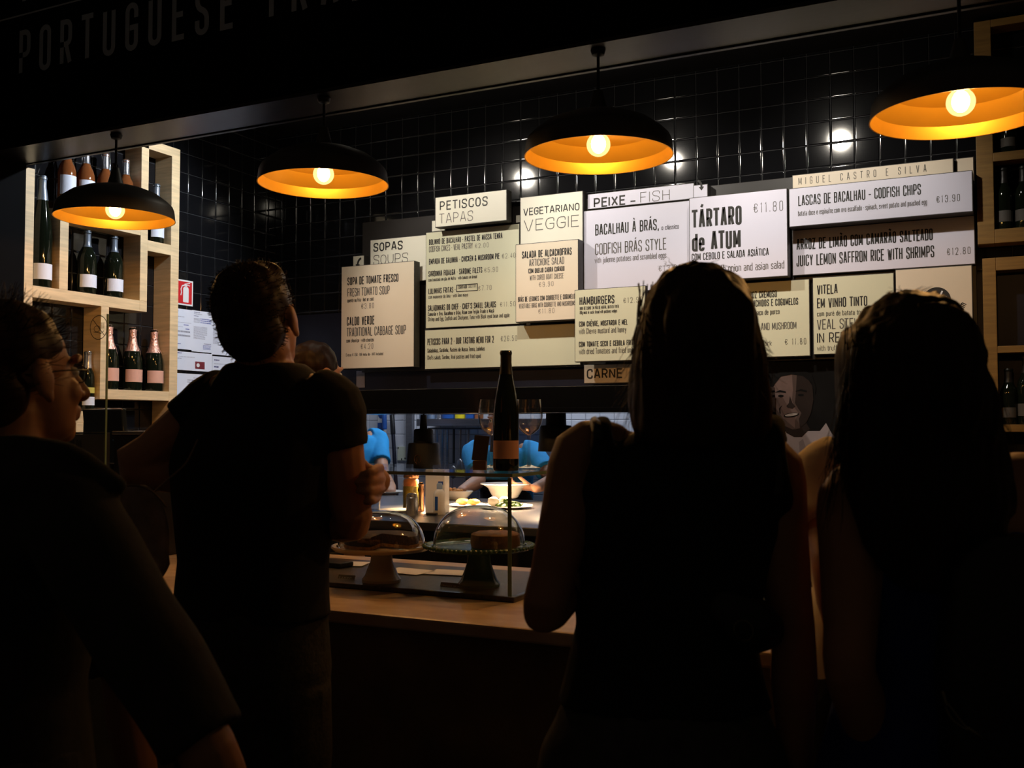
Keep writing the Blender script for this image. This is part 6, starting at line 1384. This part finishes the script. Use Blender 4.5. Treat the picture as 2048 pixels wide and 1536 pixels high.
def cap_hair(hm, mt, lowk=-.018):
    bm = bmesh.new(); q = hm.q; f_ = hm.hf.normalized(); u_ = (hm.hu - f_ * hm.hu.dot(f_)).normalized()
    ellipsoid(bm, q(0, -.026, .043), .086 * hm.hs, .1 * hm.hs, .088 * hm.hs, hm.hr, f_, u_, 24); ellipsoid(bm, q(0, -.058, lowk), .074 * hm.hs, .066 * hm.hs, .074 * hm.hs, hm.hr, f_, u_, 24)
    bm = remeshed(bm, .007, 2); bumpy(bm, .005, (35, 35, 35)); link_mesh('hair', bm, mt, hm.root, True)
cap_hair(c_, M['hair_brown'])

# --- staff
def staff(label, px, py, depth, h, heading, top=None):
    q = P(px, py, depth); s = Human(label, h, 0, 0, heading, 1.0, 'staff behind the counter')
    s.root.location = (q.x, q.y, 0); v = Vector((q.x, q.y, 0)); s.o = v
    for k in list(s.J): s.J[k] = s.J[k] + v
    return s
def apron(s, chest=True):
    J, h = s.J, s.h; bm = bmesh.new(); r, f = s.axes()
    hp = J['hip']; tp = J['chest'] if chest else J['waist']
    for k0, k1 in ((hp - Z3 * .22 * h, hp), (hp, J['waist']), (J['waist'], tp)):
        pass
    secs = [(hp - Z3 * .2 * h, .115 * h, .08 * h), (hp, .112 * h, .082 * h), (J['waist'], .1 * h, .074 * h), (lerp(J['waist'], tp, .9), .075 * h, .088 * h)]
    n = 14; rings = []
    for c, a, b in secs:
        rings.append([bm.verts.new(c + r * (a * math.cos(t)) + f * (b * math.sin(t) + .012)) for t in [.15 + (PI - .3) * i / n for i in range(n + 1)]])
    for A, B_ in zip(rings, rings[1:]):
        for i in range(n): bm.faces.new((A[i], A[i + 1], B_[i + 1], B_[i]))
    res = bmesh.ops.solidify(bm, geom=list(bm.faces), thickness=.004)
    return link_mesh('apron', bm, M['apron'], s.root, True, ang=180)
A_ = staff('person with dark hair and black clothes behind the counter, hidden by the black T-shirt wearer', 627, 800, 4.05, 1.83, .3)
A_.build(M['skin'], .009); A_.eyes(); A_.shirt(M['blackcloth'], 'tshirt', .55, .014); A_.trousers(M['denim']); A_.shoes(M['rubber']); cap_hair(A_, M['hair_black'])

q = at_y(700, 900, 5.38); dB = (q - CAM).dot(FWD)
Bc = staff('person in a blue polo and dark cap plating food at the pass counter', 702, 900, dB, 1.74, PI - 1.0)
J = Bc.J
h1_ = pz(779, 985) + Vector((0, 0, .06)); h2_ = pz(800, 978) + Vector((.02, .08, .06))
J['wrL'] = h1_; J['wrR'] = at_y(752, 975, 5.05); J['elL'] = lerp(J['shL'], J['wrL'], .5) - Z3 * .1; J['elR'] = lerp(J['shR'], J['wrR'], .5) - Z3 * .12
Bc.hf = (Bc.f + Vector((0, 0, -.25))).normalized(); Bc.hand['L'] = dict(d=Vector((.5, -.7, -.4)), n=Vector((0, 0, 1)), curl=.5); Bc.hand['R'] = dict(d=Vector((.3, -.8, -.3)), n=Vector((0, 0, 1)), curl=.5)
Bc.build(M['skin'], .0065); Bc.eyes(); Bc.shirt(M['bluecloth'], 'polo_shirt', .62, .014); apron(Bc); Bc.trousers(M['denim']); Bc.shoes(M['rubber']); cap_hair(Bc, M['apron'], .02)

q = at_y(1016, 900, 5.46); dC = (q - CAM).dot(FWD)
Cc = staff('person in a blue polo and black apron holding a white bowl in the kitchen hatch', 1018, 900, dC, 1.72, PI - .15)
J = Cc.J
for k in ('head', 'neck', 'shL', 'shR', 'chest'): J[k] = J[k] + Vector((.02, -.13, -.05))
bowl_c = at_y(1011, 968, 4.84)
J['wrL'] = bowl_c + Vector((.145, .06, -.02)); J['elL'] = lerp(J['shL'], J['wrL'], .5) + Vector((.12, .02, -.06))
J['wrR'] = at_y(922, 982, 4.9); J['elR'] = at_y(958, 962, 5.1)
Cc.hand['L'] = dict(d=Vector((-.9, -.3, .05)), n=Vector((.1, -.35, -.9)), curl=.55); Cc.hand['R'] = dict(d=Vector((-.75, -.4, -.45)), n=Vector((0, 0, 1)), curl=.5)
Cc.hf = (Cc.f + Vector((-.1, 0, -.3))).normalized(); Cc.build(M['skin'], .0065); Cc.eyes(); Cc.shirt(M['bluecloth'], 'polo_shirt', .66, .014); apron(Cc); Cc.trousers(M['denim']); Cc.shoes(M['rubber']); cap_hair(Cc, M['hair_brown'])
bm = bmesh.new(); r = .135
lathe(bm, [(0, -.075), (r * .4, -.075), (r * .5, -.068), (r * .62, -.04), (r * .68, -.022), (r * .8, -.01), (r, 0), (r * .985, .004), (r * .78, -.004), (r * .64, -.018), (r * .5, -.06), (0, -.068)], bowl_c, 44)
tag(link_mesh('serving_bowl', bm, M['china'], None, True), 'wide rimmed white bowl held up by the cook behind the glass edge', 'bowl')
